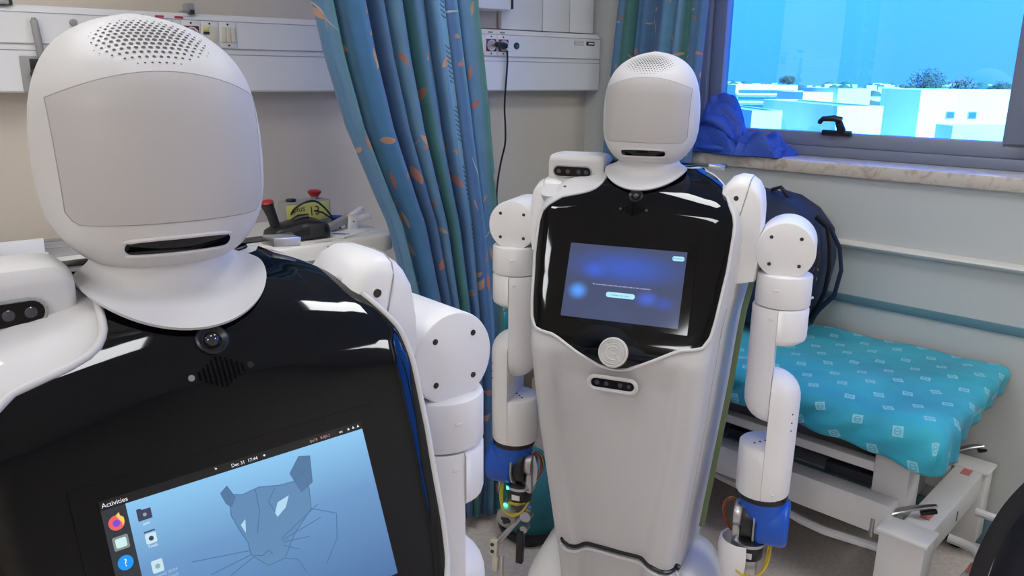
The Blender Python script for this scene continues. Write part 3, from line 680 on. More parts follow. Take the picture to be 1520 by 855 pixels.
def make_robot(name, label, x, y, yaw, head_yaw, screen, arms):
    root = thing(name, label, 'robot', (x, y, 0), math.radians(yaw), 'humanoid robots with white shells')
    tb = MB(); zs = list(np.linspace(0.16, 0.86, 46)) + list(np.linspace(0.87, 1.2, 34)) + list(np.linspace(1.205, 1.293, 24))
    tb.loft([torso_ring(float(z)) for z in zs])
    torso = tb.build('torso_shell', M['white'], root, angle=40)
    # gloss black chest panel
    zr = sorted(set([0.8622, 0.8635, 0.866, 0.868, 0.872] + list(np.linspace(0.876, 1.2905, 76)) + [0.9275, 0.931, 0.9335, 0.936, 0.939, 0.944, 0.949, 0.955, 1.2, 1.208]))
    b = bmesh.new(); NU = 30; V = []
    for z in zr:
        l, r = -xr_r(z), xr_l(z); row = []
        for i in range(NU+1):
            xx = l+(r-l)*i/NU; row.append(b.verts.new((xx, panel_y(xx, float(z)), float(z))))
        V.append(row)
    for j in range(len(zr)-1):
        for i in range(NU): b.faces.new((V[j][i], V[j][i+1], V[j+1][i+1], V[j+1][i]))
    mb = MB(); mb._merge(b); panel = mb.build('chest_panel', M['black'], root, angle=80)
    rim = [(-xr_r(z), z) for z in reversed(zr)] + [(xr_l(z), z) for z in zr if z < 1.262]
    pts = []
    for xx, z in rim: pts.append(Vector((xx*1.008, panel_y(xx, float(z))+0.0002, float(z)-(0.003 if z < 0.94 else 0))))
    out = [pts[0]]
    for p in pts[1:]:
        if (p-out[-1]).length > 0.004: out.append(p)
    MB().tube(out, 0.0042, n=8).build('panel_rim', M['white'], root, angle=60)
    tc_ = MB(); r0_ = torso_ring(1.2925); r1_ = [(x_*0.97, y_, 1.2955) for x_, y_, z_ in r0_]; r2_ = [(x_*1.004, y_-0.003 if y_ < 0 else y_+0.003, 1.2905) for x_, y_, z_ in r0_]
    tc_.loft([r2_, r1_]); tc_.build('top_cover', M['black'], root, angle=60)
    # camera and speaker in the chest
    nrm = Vector((0, -0.80, 0.60)).normalized(); q = nrm.to_track_quat('Z', 'Y').to_matrix().to_4x4()
    T = Matrix.Translation((0, panel_y(0, 1.2365)-0.0005, 1.2365)) @ q
    cm = MB().lathe([(0.0165, -0.002), (0.0165, 0.0015), (0.0145, 0.003), (0.012, 0.001), (0.010, -0.0005)], 32, T).build('chest_camera', M['black2'], root)
    MB().sphere(T @ Vector((0, 0, -0.004)), 0.0095, 20).build('lens', M['lens'], cm)
    sp = MB()
    for i in range(-5, 5):
        xx = (i+0.5)*0.0049; hh = 0.0155*(1-abs(xx)/0.030)
        sp.grid(lambda u, v, xx=xx, hh=hh: (xx+(u-0.5)*0.0023, panel_y(xx, 1.207+(2*v-1)*hh)-0.0006, 1.207+(2*v-1)*hh), 1, 10)
    sp.build('speaker_slots', mat_speaker, root)
    for sgn in (-1, 1):
        sb = MB().cyl((sgn*0.0305, panel_y(0, 1.207)+0.001, 1.207), (sgn*0.0305, panel_y(0, 1.207)-0.0008, 1.2075), 0.0032, n=14)
        sb.build('screw', M['steel'] if (sgn < 0 and screen == 'desktop') else M['black2'], root)
    make_display(root, screen)
    # round white emblem: ring, letters C and R
    ez = 0.9035; ty = panel_y(0, ez)
    nrm = Vector((0, -0.95, 0.30)).normalized(); q = nrm.to_track_quat('Z', 'Y').to_matrix().to_4x4()
    E = Matrix.Translation((0, ty-0.001, ez)) @ Matrix.Rotation(math.radians(90-17.5), 4, 'X')
    em = MB().lathe([(0.0335, -0.004), (0.0345, 0.002), (0.033, 0.0065), (0.030, 0.0072), (0.0285, 0.0048), (0.0, 0.0048)], 48, E, caps=False).build('emblem', mat_emblem, root)
    g = MB()
    def arc(r, a0, a1, n=24): return [E @ Vector((r*math.cos(math.radians(a0+(a1-a0)*k/n)), r*math.sin(math.radians(a0+(a1-a0)*k/n)), 0.0058)) for k in range(n+1)]
    g.tube(arc(0.0255, 138, 486), 0.0016, n=6)
    g.tube([E @ Vector(p+(0.0058,)) for p in ((-0.0205, 0.0165), (-0.0145, 0.0125))], 0.0016, n=6)
    g.tube(arc(0.0205, 150, 300), 0.0011, n=6); g.tube(arc(0.0205, -20, 112), 0.0016, n=6)
    g.tube([E @ Vector(p+(0.0058,)) for p in ((0.006, -0.016), (-0.004, -0.0165), (-0.012, -0.011), (-0.0135, -0.001), (-0.011, 0.009), (-0.004, 0.013), (0.007, 0.0125), (0.0125, 0.008), (0.0125, 0.002), (0.008, -0.0025), (-0.004, -0.003))], 0.0017, n=6)
    g.tube([E @ Vector(p+(0.0058,)) for p in ((-0.004, -0.003), (-0.004, 0.0065), (0.006, 0.0065))], 0.0017, n=6)
    g.tube([E @ Vector(p+(0.0058,)) for p in ((0.0055, -0.003), (0.012, -0.011), (0.017, -0.018))], 0.0017, n=6)
    g.build('emblem_letters', M['white'], em)
    # depth camera below the panel
    dz, hl, hh = 0.825, 0.052, 0.0125
    dfn = lambda xx, zz_: YF(0.825)+0.003
    dcb = MB(); capsule_patch(dcb, 0, dz, hl, hh, dfn, 0.004, nu=24)
    dc = dcb.build('depth_camera', M['black'], root, angle=60)
    MB().tube(capsule_loop(0, dz, hl+0.003, hh+0.003, dfn, 0.004), 0.0048, n=8, closed=True).build('camera_rim', M['white'], dc)
    for xx, rr in ((-0.036, 0.0065), (-0.014, 0.006), (0.018, 0.006), (0.038, 0.005)):
        MB().cyl((xx, dfn(0, 0)-0.0035, dz), (xx, dfn(0, 0)-0.0055, dz), rr, rr*0.8, n=16).build('lens', M['lens2'], dc)
    # dark gap above the base, bowed like a smile
    path = [(-0.132, 0.362), (-0.126, 0.352), (-0.112, 0.343), (-0.09, 0.342), (-0.064, 0.347), (-0.03, 0.345), (0.02, 0.341), (0.06, 0.340), (0.10, 0.334), (0.122, 0.325), (0.14, 0.322), (0.158, 0.322), (0.166, 0.318)]
    xs_ = np.interp(np.linspace(0, 12, 49), range(13), [p[0] for p in path]); zs_ = np.interp(np.linspace(0, 12, 49), range(13), [p[1] for p in path])
    sg = MB(); sg.tube([(a_, front_y(a_, float(b_))+0.0035, float(b_)) for a_, b_ in zip(xs_, zs_)], [0.002]+[0.0085]*47+[0.003], n=10, flat=(1.0, 0.5))
    sg.build('lower_gap', M['black2'], root)
    lp = MB(); lp.tube([(a_, front_y(a_, float(b_))-0.0015, float(b_)-0.014) for a_, b_ in zip(xs_, zs_)], [0.001]+[0.0052]*47+[0.001], n=8); lp.build('lower_lip', M['white'], root)
    # strip lights and side cover joints
    for sgn in (-1, 1):
        sp_ = MB(); fb = MB(); jn = MB()
        zq = np.linspace(0.30, 1.14, 22)
        def side(z, y_): 
            r_ = torso_ring(float(z)); c_ = [p for p in r_ if p[0] > 0 and p[1] > YF(float(z))+0.03]
            ys = [p[1] for p in c_]; xs2 = [p[0] for p in c_]; i = np.argsort(ys); return float(np.interp(y_, np.array(ys)[i], np.array(xs2)[i]))
        sp_.tube([(sgn*(side(z, 0.078)-0.0005), 0.078, z) for z in zq], 0.0065, n=8, flat=(0.6, 2.2))
        sp_.build('side_strip', M['led'], root)
        fb.tube([(sgn*(side(z, 0.099)+0.003), 0.096, z) for z in zq], 0.006, n=8, flat=(1.0, 1.2)); fb.build('back_edge', M['white2'], root)
        yj = lambda z: -0.17 if z > 0.8 else -0.17+0.05*(0.8-z)/0.5
        jn.tube([(sgn*(side(z, yj(z))), yj(z), z) for z in np.linspace(0.34, 1.0, 16)], 0.0008, n=6); jn.build('cover_joint', M['trunkgrey'], root)
    # base with wheel fenders
    bs = MB(); rings = []
    for z, hw_, yf_, yb_, rc in ((0.02, 0.25, -0.24, 0.27, 0.09), (0.06, 0.262, -0.255, 0.28, 0.10), (0.13, 0.255, -0.245, 0.27, 0.10), (0.175, 0.235, -0.225, 0.25, 0.10), (0.215, 0.20, -0.19, 0.22, 0.10), (0.235, 0.15, -0.14, 0.17, 0.09)):
        ring = []
        for k in range(48):
            a = 2*math.pi*k/48; c_, s_ = math.cos(a), math.sin(a); e_ = 0.55
            ring.append((hw_*abs(c_)**e_*(1 if c_ > 0 else -1), (yf_+yb_)/2+(yb_-yf_)/2*abs(s_)**e_*(1 if s_ > 0 else -1), z))
        rings.append(ring)
    bs.loft(rings); base = bs.build('base', M['white'], root, angle=50)
    for sgn in (-1, 1):
        f = MB(); rings = []
        for y_, k in ((-0.20, 0.55), (-0.17, 0.85), (-0.10, 1.0), (0.05, 1.0), (0.14, 0.85), (0.18, 0.5)):
            rings.append([(sgn*(0.17+0.100*k*math.cos(math.pi*q/12)), y_, 0.06+0.205*k*math.sin(math.pi*q/12)) for q in range(13)])
        f.loft(rings); f.build('wheel_fender', M['white2'], root, angle=50)
        for y_ in (-0.16, 0.16): MB().cyl((sgn*0.19, y_, 0.035), (sgn*0.22, y_, 0.035), 0.035, n=20).build('wheel', M['rubber'], root)
    # camera pod on the robot's right shoulder
    prof = [(0.05, 1.20), (0.052, 1.295), (0.040, 1.312), (0.02, 1.318), (-0.032, 1.318), (-0.047, 1.315), (-0.055, 1.305), (-0.0555, 1.300), (-0.053, 1.254), (-0.058, 1.247), (-0.078, 1.241), (-0.10, 1.235), (-0.118, 1.229), (-0.126, 1.221), (-0.10, 1.20)]
    pb = MB()
    def pring(xx, k): 
        c = (-0.02, 1.262); return [(xx, c[0]+(y_-c[0])*k, c[1]+(z_-c[1])*k) for y_, z_ in prof]
    pb.loft([pring(-0.242, 0.80), pring(-0.240, 0.90), pring(-0.232, 0.97), pring(-0.222, 1.0), pring(-0.128, 1.0), pring(-0.115, 0.985), pring(-0.105, 0.93), pring(-0.101, 0.84)])
    pod = pb.build('camera_pod', M['white'], root, angle=38)
    pfn = lambda xx, zz_: -0.0545 + (1.274-zz_)*0.05
    pl = MB(); capsule_patch(pl, -0.178, 1.275, 0.047, 0.0118, pfn, 0.002, nu=22); pl.build('lens_bar', M['black'], pod, angle=60)
    MB().tube(capsule_loop(-0.178, 1.275, 0.0485, 0.0133, pfn, 0.0015), 0.0018, n=6, closed=True).build('bar_rim', M['greyplastic'], pod)
    for xx in (-0.213, -0.190, -0.162, -0.143):
        MB().cyl((xx, pfn(0, 1.275)-0.0015, 1.275), (xx, pfn(0, 1.275)-0.0032, 1.275), 0.0062, 0.0046, n=18).build('lens', M['lens2'], pod)
    for xx, yt_, zt_ in ((-0.137, -0.082, 1.241), (-0.182, -0.092, 1.238)):
        MB().box((xx, yt_, zt_), (0.022, 0.026, 0.010), (0.28, 0, 0), 0.003).build('screw_tab', M['white'], pod)
        MB().cyl((xx, yt_-0.004, zt_+0.002), (xx, yt_-0.0053, zt_+0.0056), 0.0045, n=14).build('screw', M['steel'], pod)
    # narrow plate behind the collar and small bracket
    MB().tube([(x_, 0.045, 1.296) for x_ in np.linspace(-0.16, 0.18, 9)], 0.006, n=8, flat=(1.6, 0.6)).build('back_plate', M['charc'], root)
    MB().box((0.158, 0.03, 1.294), (0.04, 0.03, 0.012), (0, 0.1, 0.1), 0.002).build('back_bracket', M['alu'], root)
    make_head(root, head_yaw)
    if 'L' in arms: arm(root, 1, arms['L']); 
    if 'R' in arms: arm(root, -1, arms['R'])
    shoulder(root, 1, arms.get('L', 0)); shoulder(root, -1, arms.get('R', 0)*0.5)
    return root
mat_emblem = mat('emblem_cream', (206, 203, 196), 0.45)
mat_speaker = mat('speaker_void', (1, 1, 2), 0.9, spec=0.1)

make_robot('humanoid_robot', 'large close-up white robot with a blue desktop and an animal drawing on its chest screen', -0.3957, 0.8717, 41.35, -5.9, 'desktop', {'L': 0.0, 'R': 0.0})
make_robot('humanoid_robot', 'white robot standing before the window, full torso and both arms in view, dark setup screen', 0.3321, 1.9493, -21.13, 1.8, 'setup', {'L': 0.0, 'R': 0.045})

# ------------------------------------------------------------------ curtains
def curtain_mat(name, stripes, seed):
    """printed cloth: coloured stripes across u, leaf sprigs in orange and cream, rows of small dark ticks on the pale band"""
    Mt = bpy.data.materials.new(name); Mt.use_nodes = True; n = Mt.node_tree; b = n.nodes['Principled BSDF']; L = n.links
    b.inputs['Roughness'].default_value = 0.75; b.inputs['Specular IOR Level'].default_value = 0.2
    b.inputs['Sheen Weight'].default_value = 0.15
    def nd(t, **k):
        q = n.nodes.new(t)
        for a, v in k.items(): setattr(q, a, v)
        return q
    def math_(op, a, c=None):
        q = nd('ShaderNodeMath', operation=op)
        for i, v in enumerate((a, c)):
            if v is None: continue
            if isinstance(v, (int, float)): q.inputs[i].default_value = v
            else: L.new(v, q.inputs[i])
        return q.outputs[0]
    uv = nd('ShaderNodeUVMap'); sp = nd('ShaderNodeSeparateXYZ'); L.new(uv.outputs[0], sp.inputs[0])
    r = nd('ShaderNodeValToRGB'); r.color_ramp.interpolation = 'LINEAR'; el = r.color_ramp.elements
    fr = math_('FRACT', math_('DIVIDE', sp.outputs['X'], 0.62)); L.new(fr, r.inputs[0])
    el[0].position = stripes[0][0]; el[0].color = lin(stripes[0][1]); el[1].position = stripes[-1][0]; el[1].color = lin(stripes[-1][1])
    for p, c in stripes[1:-1]: q = el.new(p); q.color = lin(c)
    nz = nd('ShaderNodeTexNoise'); nz.inputs['Scale'].default_value = 14; nz.inputs['Detail'].default_value = 5; L.new(uv.outputs[0], nz.inputs['Vector'])
    base = nd('ShaderNodeMix', data_type='RGBA', blend_type='MULTIPLY'); base.inputs[0].default_value = 0.5; L.new(r.outputs[0], base.inputs[6])
    rr = nd('ShaderNodeValToRGB'); rr.color_ramp.elements[0].color = (.9, .9, .9, 1); rr.color_ramp.elements[1].color = (1.7, 1.7, 1.7, 1); L.new(nz.outputs['Fac'], rr.inputs[0]); L.new(rr.outputs[0], base.inputs[7])
    cur = base.outputs[2]
    def leaves(scale, off, cols, thr, asp, size):
        nonlocal cur
        mp = nd('ShaderNodeMapping'); mp.inputs['Location'].default_value = off; L.new(uv.outputs[0], mp.inputs['Vector'])
        vo = nd('ShaderNodeTexVoronoi', voronoi_dimensions='2D'); vo.inputs['Scale'].default_value = scale; L.new(mp.outputs[0], vo.inputs['Vector'])
        sb = nd('ShaderNodeVectorMath', operation='SUBTRACT'); L.new(mp.outputs[0], sb.inputs[0]); L.new(vo.outputs['Position'], sb.inputs[1])
        sc_ = nd('ShaderNodeSeparateColor'); L.new(vo.outputs['Color'], sc_.inputs[0])
        ro = nd('ShaderNodeVectorRotate', rotation_type='Z_AXIS'); L.new(sb.outputs[0], ro.inputs['Vector']); L.new(math_('MULTIPLY', sc_.outputs[0], 6.28), ro.inputs['Angle'])
        s2_ = nd('ShaderNodeSeparateXYZ'); L.new(ro.outputs[0], s2_.inputs[0])
        x = math_('DIVIDE', math_('ABSOLUTE', s2_.outputs[0]), size); y = math_('DIVIDE', math_('ABSOLUTE', s2_.outputs[1]), size*asp)
        # pointed leaf: |y| < 1 - x^2
        m = math_('LESS_THAN', math_('ADD', y, math_('MULTIPLY', x, x)), 1.0)
        m = math_('MULTIPLY', m, math_('GREATER_THAN', sc_.outputs[1], thr))
        cm = nd('ShaderNodeValToRGB'); cm.color_ramp.elements[0].color = lin(cols[0]); cm.color_ramp.elements[1].color = lin(cols[1]); L.new(sc_.outputs[2], cm.inputs[0])
        mx = nd('ShaderNodeMix', data_type='RGBA'); L.new(math_('MULTIPLY', m, 0.85), mx.inputs[0]); L.new(cur, mx.inputs[6]); L.new(cm.outputs[0], mx.inputs[7]); cur = mx.outputs[2]
    leaves(9.0, (seed, 0.3, 0), ((186, 104, 62), (214, 180, 126)), 0.55, 0.36, 0.028)
    leaves(13.0, (seed+3.1, 1.7, 0), ((204, 186, 140), (190, 120, 84)), 0.72, 0.30, 0.021)
    leaves(5.0, (seed+5.7, 4.2, 0), ((196, 196, 178), (180, 190, 176)), 0.78, 0.035, 0.075)
    # ticks
    band = math_('MULTIPLY', math_('GREATER_THAN', fr, 0.605), math_('LESS_THAN', fr, 0.645))
    tv = math_('FRACT', math_('ADD', math_('MULTIPLY', sp.outputs['Y'], 75.0), math_('MULTIPLY', math_('PINGPONG', math_('MULTIPLY', fr, 36.0), 1.0), 0.6)))
    gap = math_('GREATER_THAN', math_('FRACT', math_('MULTIPLY', sp.outputs['Y'], 6.0)), 0.38)
    tk = math_('MULTIPLY', math_('MULTIPLY', band, math_('LESS_THAN', tv, 0.33)), gap)
    mx = nd('ShaderNodeMix', data_type='RGBA'); L.new(math_('MULTIPLY', tk, 0.8), mx.inputs[0]); L.new(cur, mx.inputs[6]); mx.inputs[7].default_value = lin((40, 62, 96)); cur = mx.outputs[2]
    hs = nd('ShaderNodeHueSaturation'); hs.inputs['Hue'].default_value = 0.488; hs.inputs['Saturation'].default_value = 0.9; hs.inputs['Value'].default_value = 1.0; L.new(cur, hs.inputs['Color']); cur = hs.outputs[0]
    L.new(cur, b.inputs['Base Color'])
    wv = nd('ShaderNodeTexNoise'); wv.inputs['Scale'].default_value = 180; L.new(uv.outputs[0], wv.inputs['Vector'])
    bp = nd('ShaderNodeBump'); bp.inputs['Strength'].default_value = 0.1; bp.inputs['Distance'].default_value = 0.002; L.new(wv.outputs['Fac'], bp.inputs['Height']); L.new(bp.outputs[0], b.inputs['Normal'])
    tr = nd('ShaderNodeBsdfTranslucent'); L.new(cur, tr.inputs['Color']); ms = nd('ShaderNodeMixShader'); ms.inputs[0].default_value = 0.18
    L.new(b.outputs[0], ms.inputs[1]); L.new(tr.outputs[0], ms.inputs[2]); L.new(ms.outputs[0], n.nodes['Material Output'].inputs[0])
    return Mt
STRIPES = [(0.0, (74, 112, 158)), (0.10, (88, 128, 170)), (0.14, (74, 122, 118)), (0.25, (70, 126, 128)), (0.28, (70, 108, 150)), (0.37, (78, 122, 160)), (0.42, (56, 112, 172)), (0.47, (50, 106, 168)), (0.51, (78, 106, 148)),
           (0.58, (86, 128, 168)), (0.60, (104, 150, 188)), (0.66, (100, 146, 184)), (0.69, (62, 92, 140)), (0.82, (70, 104, 150)), (0.88, (96, 150, 186)), (0.94, (110, 160, 190)), (1.0, (74, 112, 158))]
M['curt1'] = curtain_mat('curtain_print', STRIPES, 0.0)
M['curt2'] = curtain_mat('curtain_print_window', STRIPES, 2.3)
M['hem'] = mat('curtain_band', (90, 150, 200), 0.7)

def curtain(name, m, root, xl, xr, zt, zb, cloth, nf, amp, base_y, ph, nu=220, nv=60):
    """xl(v), xr(v): left and right edge along the wall, v=0 at the top; cloth = flat width of the cloth"""
    mb = bmesh.new(); V = []; uvs = []
    for j in range(nv+1):
        v = j/nv; row = []
        for i in range(nu+1):
            u = i/nu
            uu = u + 0.018*math.sin(5.1*u*math.pi+ph) + 0.012*math.sin(2.3*v+9*u)
            x = xl(v)+(xr(v)-xl(v))*u
            a = amp(v)
            y = base_y(u, v) + a*(math.sin(2*math.pi*nf*uu+ph+0.5*math.sin(2.0*v)) + 0.42*math.sin(2*math.pi*nf*2.13*uu+1.3*ph+1.1*v) + 0.25*math.sin(2*math.pi*nf*0.47*uu-2.0*v))
            x += 0.35*a*math.cos(2*math.pi*nf*uu+ph+0.5*math.sin(2.0*v))*min(1, 4*u)*min(1, 4*(1-u))
            row.append(mb.verts.new((x, y, zt(u)+(zb(u)-zt(u))*v))); uvs.append((u*cloth, (1-v)*2.3))
        V.append(row)
    uvl = mb.loops.layers.uv.new('UVMap')
    for j in range(nv):
        for i in range(nu):
            f = mb.faces.new((V[j][i], V[j][i+1], V[j+1][i+1], V[j+1][i]))
            for lp, (jj, ii) in zip(f.loops, ((j, i), (j, i+1), (j+1, i+1), (j+1, i))): lp[uvl].uv = (ii/nu*cloth, (1-jj/nv)*2.3)
    me = bpy.data.meshes.new(name); mb.to_mesh(me); mb.free(); me.polygons.foreach_set('use_smooth', [True]*len(me.polygons)); me.materials.append(m)
    o = bpy.data.objects.new(name, me); COL.objects.link(o); o.parent = root
    md = o.modifiers.new('thick', 'SOLIDIFY'); md.thickness = 0.0025
    return o
cu = thing('curtain', 'tall blue and teal leaf-print curtain gathered between the wall trunking and the far robot', 'curtain', P0, RB)
lx = lambda v: float(np.interp(v, [0, 0.30, 0.37, 0.45, 0.53, 0.57, 0.8, 1], [-1.07, -0.985, -0.955, -0.905, -0.83, -0.79, -0.66, -0.60]))
rx = lambda v: float(np.interp(v, [0, 0.3, 0.42, 0.57, 0.72, 1], [-0.485, -0.462, -0.43, -0.402, -0.378, -0.40]))
curtain('cloth', M['curt1'], cu, lx, rx, lambda u: 2.42, lambda u: 0.075-0.065*u, 1.45, 8.3, lambda v: 0.026+0.012*v, lambda u, v: -0.55-0.03*math.sin(3*v), 0.6)
MB().tube([(-3.0, -0.55, 2.44), (0.25, -0.55, 2.44)], 0.012, n=10).build('track', M['alu'], cu)
for k in range(9): MB().tube([(-1.07+0.075*k, -0.55, 2.445), (-1.07+0.075*k, -0.55, 2.41)], 0.004, n=6).build('hook', M['trunk'], cu)
cw = thing('curtain', 'short leaf-print curtain hanging in the corner beside the window, behind the far robot head', 'curtain', K, RW)
lx2 = lambda v: float(np.interp(v, [0, 0.5, 1], [0.155, 0.145, 0.095])); rx2 = lambda v: float(np.interp(v, [0, 0.5, 1], [0.56, 0.552, 0.525]))
curtain('cloth', M['curt2'], cw, lx2, rx2, lambda u: 2.46, lambda u: 1.165-0.03*u, 0.95, 4.6, lambda v: 0.014+0.006*v, lambda u, v: -0.065-0.01*v, 2.1, nu=150, nv=40)
MB().tube([(0.1, -0.06, 2.475), (2.9, -0.06, 2.475)], 0.012, n=10).build('track', M['alu'], cw)

# ------------------------------------------------------------------ wall trunking (bed-head units)
tr = thing('wall_trunking', 'long off-white bed-head trunking with sockets and switches behind the close-up robot', 'wall unit', P0, RB)
# runs as one unit along the wall; front face at y=0
def trunk_body(name, x0, x1, parent):
    prof = [(UD, 1.445), (0.004, 1.445), (0.0, 1.450), (0.0, 1.556), (0.003, 1.558), (0.003, 1.574), (0.0, 1.576), (0.0, 1.655), (0.006, 1.664), (0.02, 1.676), (UD, 1.680)]
    b = MB(); b.loft([[(x, y, z) for y, z in prof] for x in (x0, x1)]); o = b.build(name, M['trunk'], parent, angle=20)
    for z in (1.5575, 1.5755, 1.6565): MB().box(((x0+x1)/2, 0.0005, z), (x1-x0-0.002, 0.002, 0.0022)).build('groove', M['trunkgrey'], o, smooth=False)
    return o
body = trunk_body('housing', -3.4, 0.55, tr)
def module(x, wd, parent, m_in, kind):
    f = MB().box((x, -0.0015, 1.617), (wd-0.001, 0.004, 0.075), bev=0.001).build('socket_plate', M['trunk'], parent)
    for z in (1.6475, 1.5855): MB().cyl((x, -0.003, z), (x, -0.0045, z), 0.0030, n=10).build('screw', M['black2'], f)
    MB().box((x, -0.0035, 1.616), (wd*0.84, 0.004, 0.046), bev=0.0015).build('socket_insert', m_in, f)
    if kind == 'rocker':
        for q in (-1, 0, 1): MB().box((x+q*wd*0.265, -0.006, 1.616), (wd*0.24, 0.004, 0.042), bev=0.001).build('switch', M['cream'], f)
    if kind == 'socket':
        MB().lathe([(0.0195, 0), (0.0205, 0.003), (0.018, 0.003), (0.016, -0.001)], 24, Matrix.Translation((x, -0.0055, 1.616)) @ Matrix.Rotation(math.pi/2, 4, 'X')).build('socket_ring', M['trunk'], f)
    return f
# left group: three outlets and two switch blocks behind the close-up head
for x, m_, kd in ((-1.245, M['sock'], 'socket'), (-1.19, M['sock'], 'socket'), (-1.135, M['sock'], 'socket'), (-1.08, M['cream'], 'plain'), (-1.025, M['cream'], 'rocker')):
    f = module(x, 0.0545, tr, m_, kd)
    if kd == 'plain':
        MB().box((x-0.012, -0.006, 1.632), (0.018, 0.003, 0.012), bev=0.001).build('indicator', M['note'], f); MB().box((x-0.012, -0.006, 1.620), (0.018, 0.003, 0.008), bev=0.001).build('indicator', M['charc'], f)
for x, m_ in ((-1.277, M['lbl_blue']), (-1.221, M['lbl_red']), (-1.166, M['lbl_red'])): MB().box((x, 0.0035, 1.662), (0.024, 0.005, 0.006), (-0.5, 0, 0), 0.0005).build('colour_label', m_, tr)
# two outlets right of the curtain, a green-lit jack, a rating plate
for x in (-0.022, 0.036): module(x, 0.057, tr, M['sock'], 'socket')
for x in (-0.022, 0.036): MB().box((x, 0.0025, 1.6645), (0.022, 0.004, 0.003), (-0.5, 0, 0)).build('colour_label', M['greyplastic'], tr)
j = MB().cyl((0.102, 0.001, 1.617), (0.102, -0.004, 1.617), 0.0125, n=24).build('jack', M['charc'], tr); MB().cyl((0.102, -0.004, 1.617), (0.102, -0.0055, 1.617), 0.007, n=16).build('jack_core', M['tealbag'], j)
rp = MB(); rp.box((0.43, -0.0005, 1.637), (0.05, 0.002, 0.018)); rp.build('rating_plate', M['trunkgrey'], tr)
for q in range(3): MB().box((0.43, -0.0018, 1.631+0.006*q), (0.046, 0.001, 0.0035)).build('rating_line', M['trunk'], tr)
MB().box((0.494, -0.0005, 1.637), (0.046, 0.002, 0.016)).build('maker_plate', M['charc'], tr); MB().box((0.498, -0.0018, 1.637), (0.03, 0.001, 0.006)).build('maker_line', M['trunk'], tr)
# grey framed connector and glass flow tube at the far left
fr = MB().box((-1.564, -0.002, 1.494), (0.062, 0.006, 0.097), bev=0.003).build('connector_frame', M['greyplastic'], tr)
MB().box((-1.556, -0.0045, 1.500), (0.032, 0.006, 0.070), bev=0.002).build('connector_recess', M['black2'], fr); MB().cyl((-1.562, -0.004, 1.495), (-1.562, -0.022, 1.495), 0.013, n=20, bev=0.002).build('connector_knob', M['charc'], fr)
ft = MB(); ft.cyl((-1.543, -0.014, 1.535), (-1.549, -0.014, 1.638), 0.0095, n=18, bev=0.004); ft.build('flow_tube', M['greyplastic'], tr)
MB().cyl((-1.549, -0.014, 1.637), (-1.549, -0.014, 1.643), 0.006, n=14, bev=0.002).build('tube_cap', M['steel'], tr)
MB().box((-1.70, -0.001, 1.480), (0.10, 0.004, 0.060), bev=0.001).build('cover_plate', M['trunk'], tr)
k_ = MB(); k_.cyl((-1.452, 0.0, 1.634), (-1.452, -0.012, 1.634), 0.010, n=20, bev=0.002); k_.build('round_knob', M['greyplastic'], tr)

# small things clipped on the top edge of the trunking
cl = thing('rail_clip', 'grey metal clip on the top edge of the trunking, above the close-up robot head', 'clip', bkw(-1.128, 0.0, 1.676), RB)
b = MB(); b.box((0.0, 0.03, 0.014), (0.022, 0.05, 0.03), bev=0.003); b.tube([(-0.008, 0.0, 0.006), (-0.028, -0.006, 0.004), (-0.04, -0.006, 0.003)], [0.005, 0.003, 0.001], n=8); b.build('jaw', M['greyplastic'], cl); MB().box((0.0, 0.005, 0.004), (0.018, 0.012, 0.012), bev=0.002).build('foot', M['charc'], cl)
cl = thing('rail_clip', 'dark clip on the trunking top at the upper left corner of the view', 'clip', bkw(-1.615, 0.0, 1.676), RB)
MB().box((0, 0.02, 0.008), (0.05, 0.03, 0.02), bev=0.003).build('jaw', M['charc'], cl); MB().box((0.0, 0.0, 0.003), (0.03, 0.012, 0.010), bev=0.002).build('foot', M['greyplastic'], cl)

# ducting panels above the right end of the trunking, and the blue lamp box in front of them
dk = thing('wall_duct', 'white vertical duct of wide panels rising from the right end of the trunking', 'duct', P0, RB)
for x0, x1 in ((0.05, 0.255), (0.259, 0.40), (0.404, 0.535)): MB().box(((x0+x1)/2, 0.055, 2.19), (x1-x0, 0.05, 1.02), bev=0.003).build('panel', M['trunk'], dk)
MB().box((-0.06, 0.066, 2.19), (0.21, 0.028, 1.02), bev=0.003).build('panel', M['wall'], dk)
lb = thing('reading_lamp', 'pale blue lamp box with a dark end clip above the two outlets', 'lamp', P0, RB)
MB().box((-0.075, 0.0, 1.86), (0.23, 0.10, 0.235), bev=0.008).build('housing', M['trunk'], lb)
MB().box((0.056, 0.0, 1.795), (0.018, 0.06, 0.09), bev=0.003).build('end_clip', M['charc'], lb)
MB().box((-0.075, 0.051, 1.86), (0.05, 0.02, 0.1)).build('bracket', M['alu'], lb)

# plug and its hanging lead
pl = thing('power_lead', 'thin black power lead plugged into the trunking and hanging down the wall', 'cable', bkw(0.032, 0.0, 1.617), RB)
b = MB(); b.box((-0.016, -0.018, 0.0), (0.050, 0.026, 0.020), (0, 0.12, 0), 0.006); b.build('plug', M['black2'], pl)
MB().box((0.012, -0.016, -0.012), (0.008, 0.012, 0.02), (0, -0.3, 0), 0.003).build('strain_relief', M['trunk'], pl)
pts = [(0.010, -0.02, -0.02), (0.012, -0.02, -0.05), (0.011, -0.018, -0.10), (0.006, -0.016, -0.17), (0.004, -0.014, -0.24), (0.010, -0.012, -0.31), (0.018, 0.0, -0.38), (0.021, 0.03, -0.45), (0.018, 0.05, -0.54), (0.022, 0.06, -0.63), (0.04, 0.06, -0.73), (0.06, 0.06, -0.85), (0.09, 0.06, -1.1), (0.12, 0.06, -1.4)]
MB().tube(curve_pts(pts, 4), 0.0038, n=8).build('lead', M['cord'], pl)

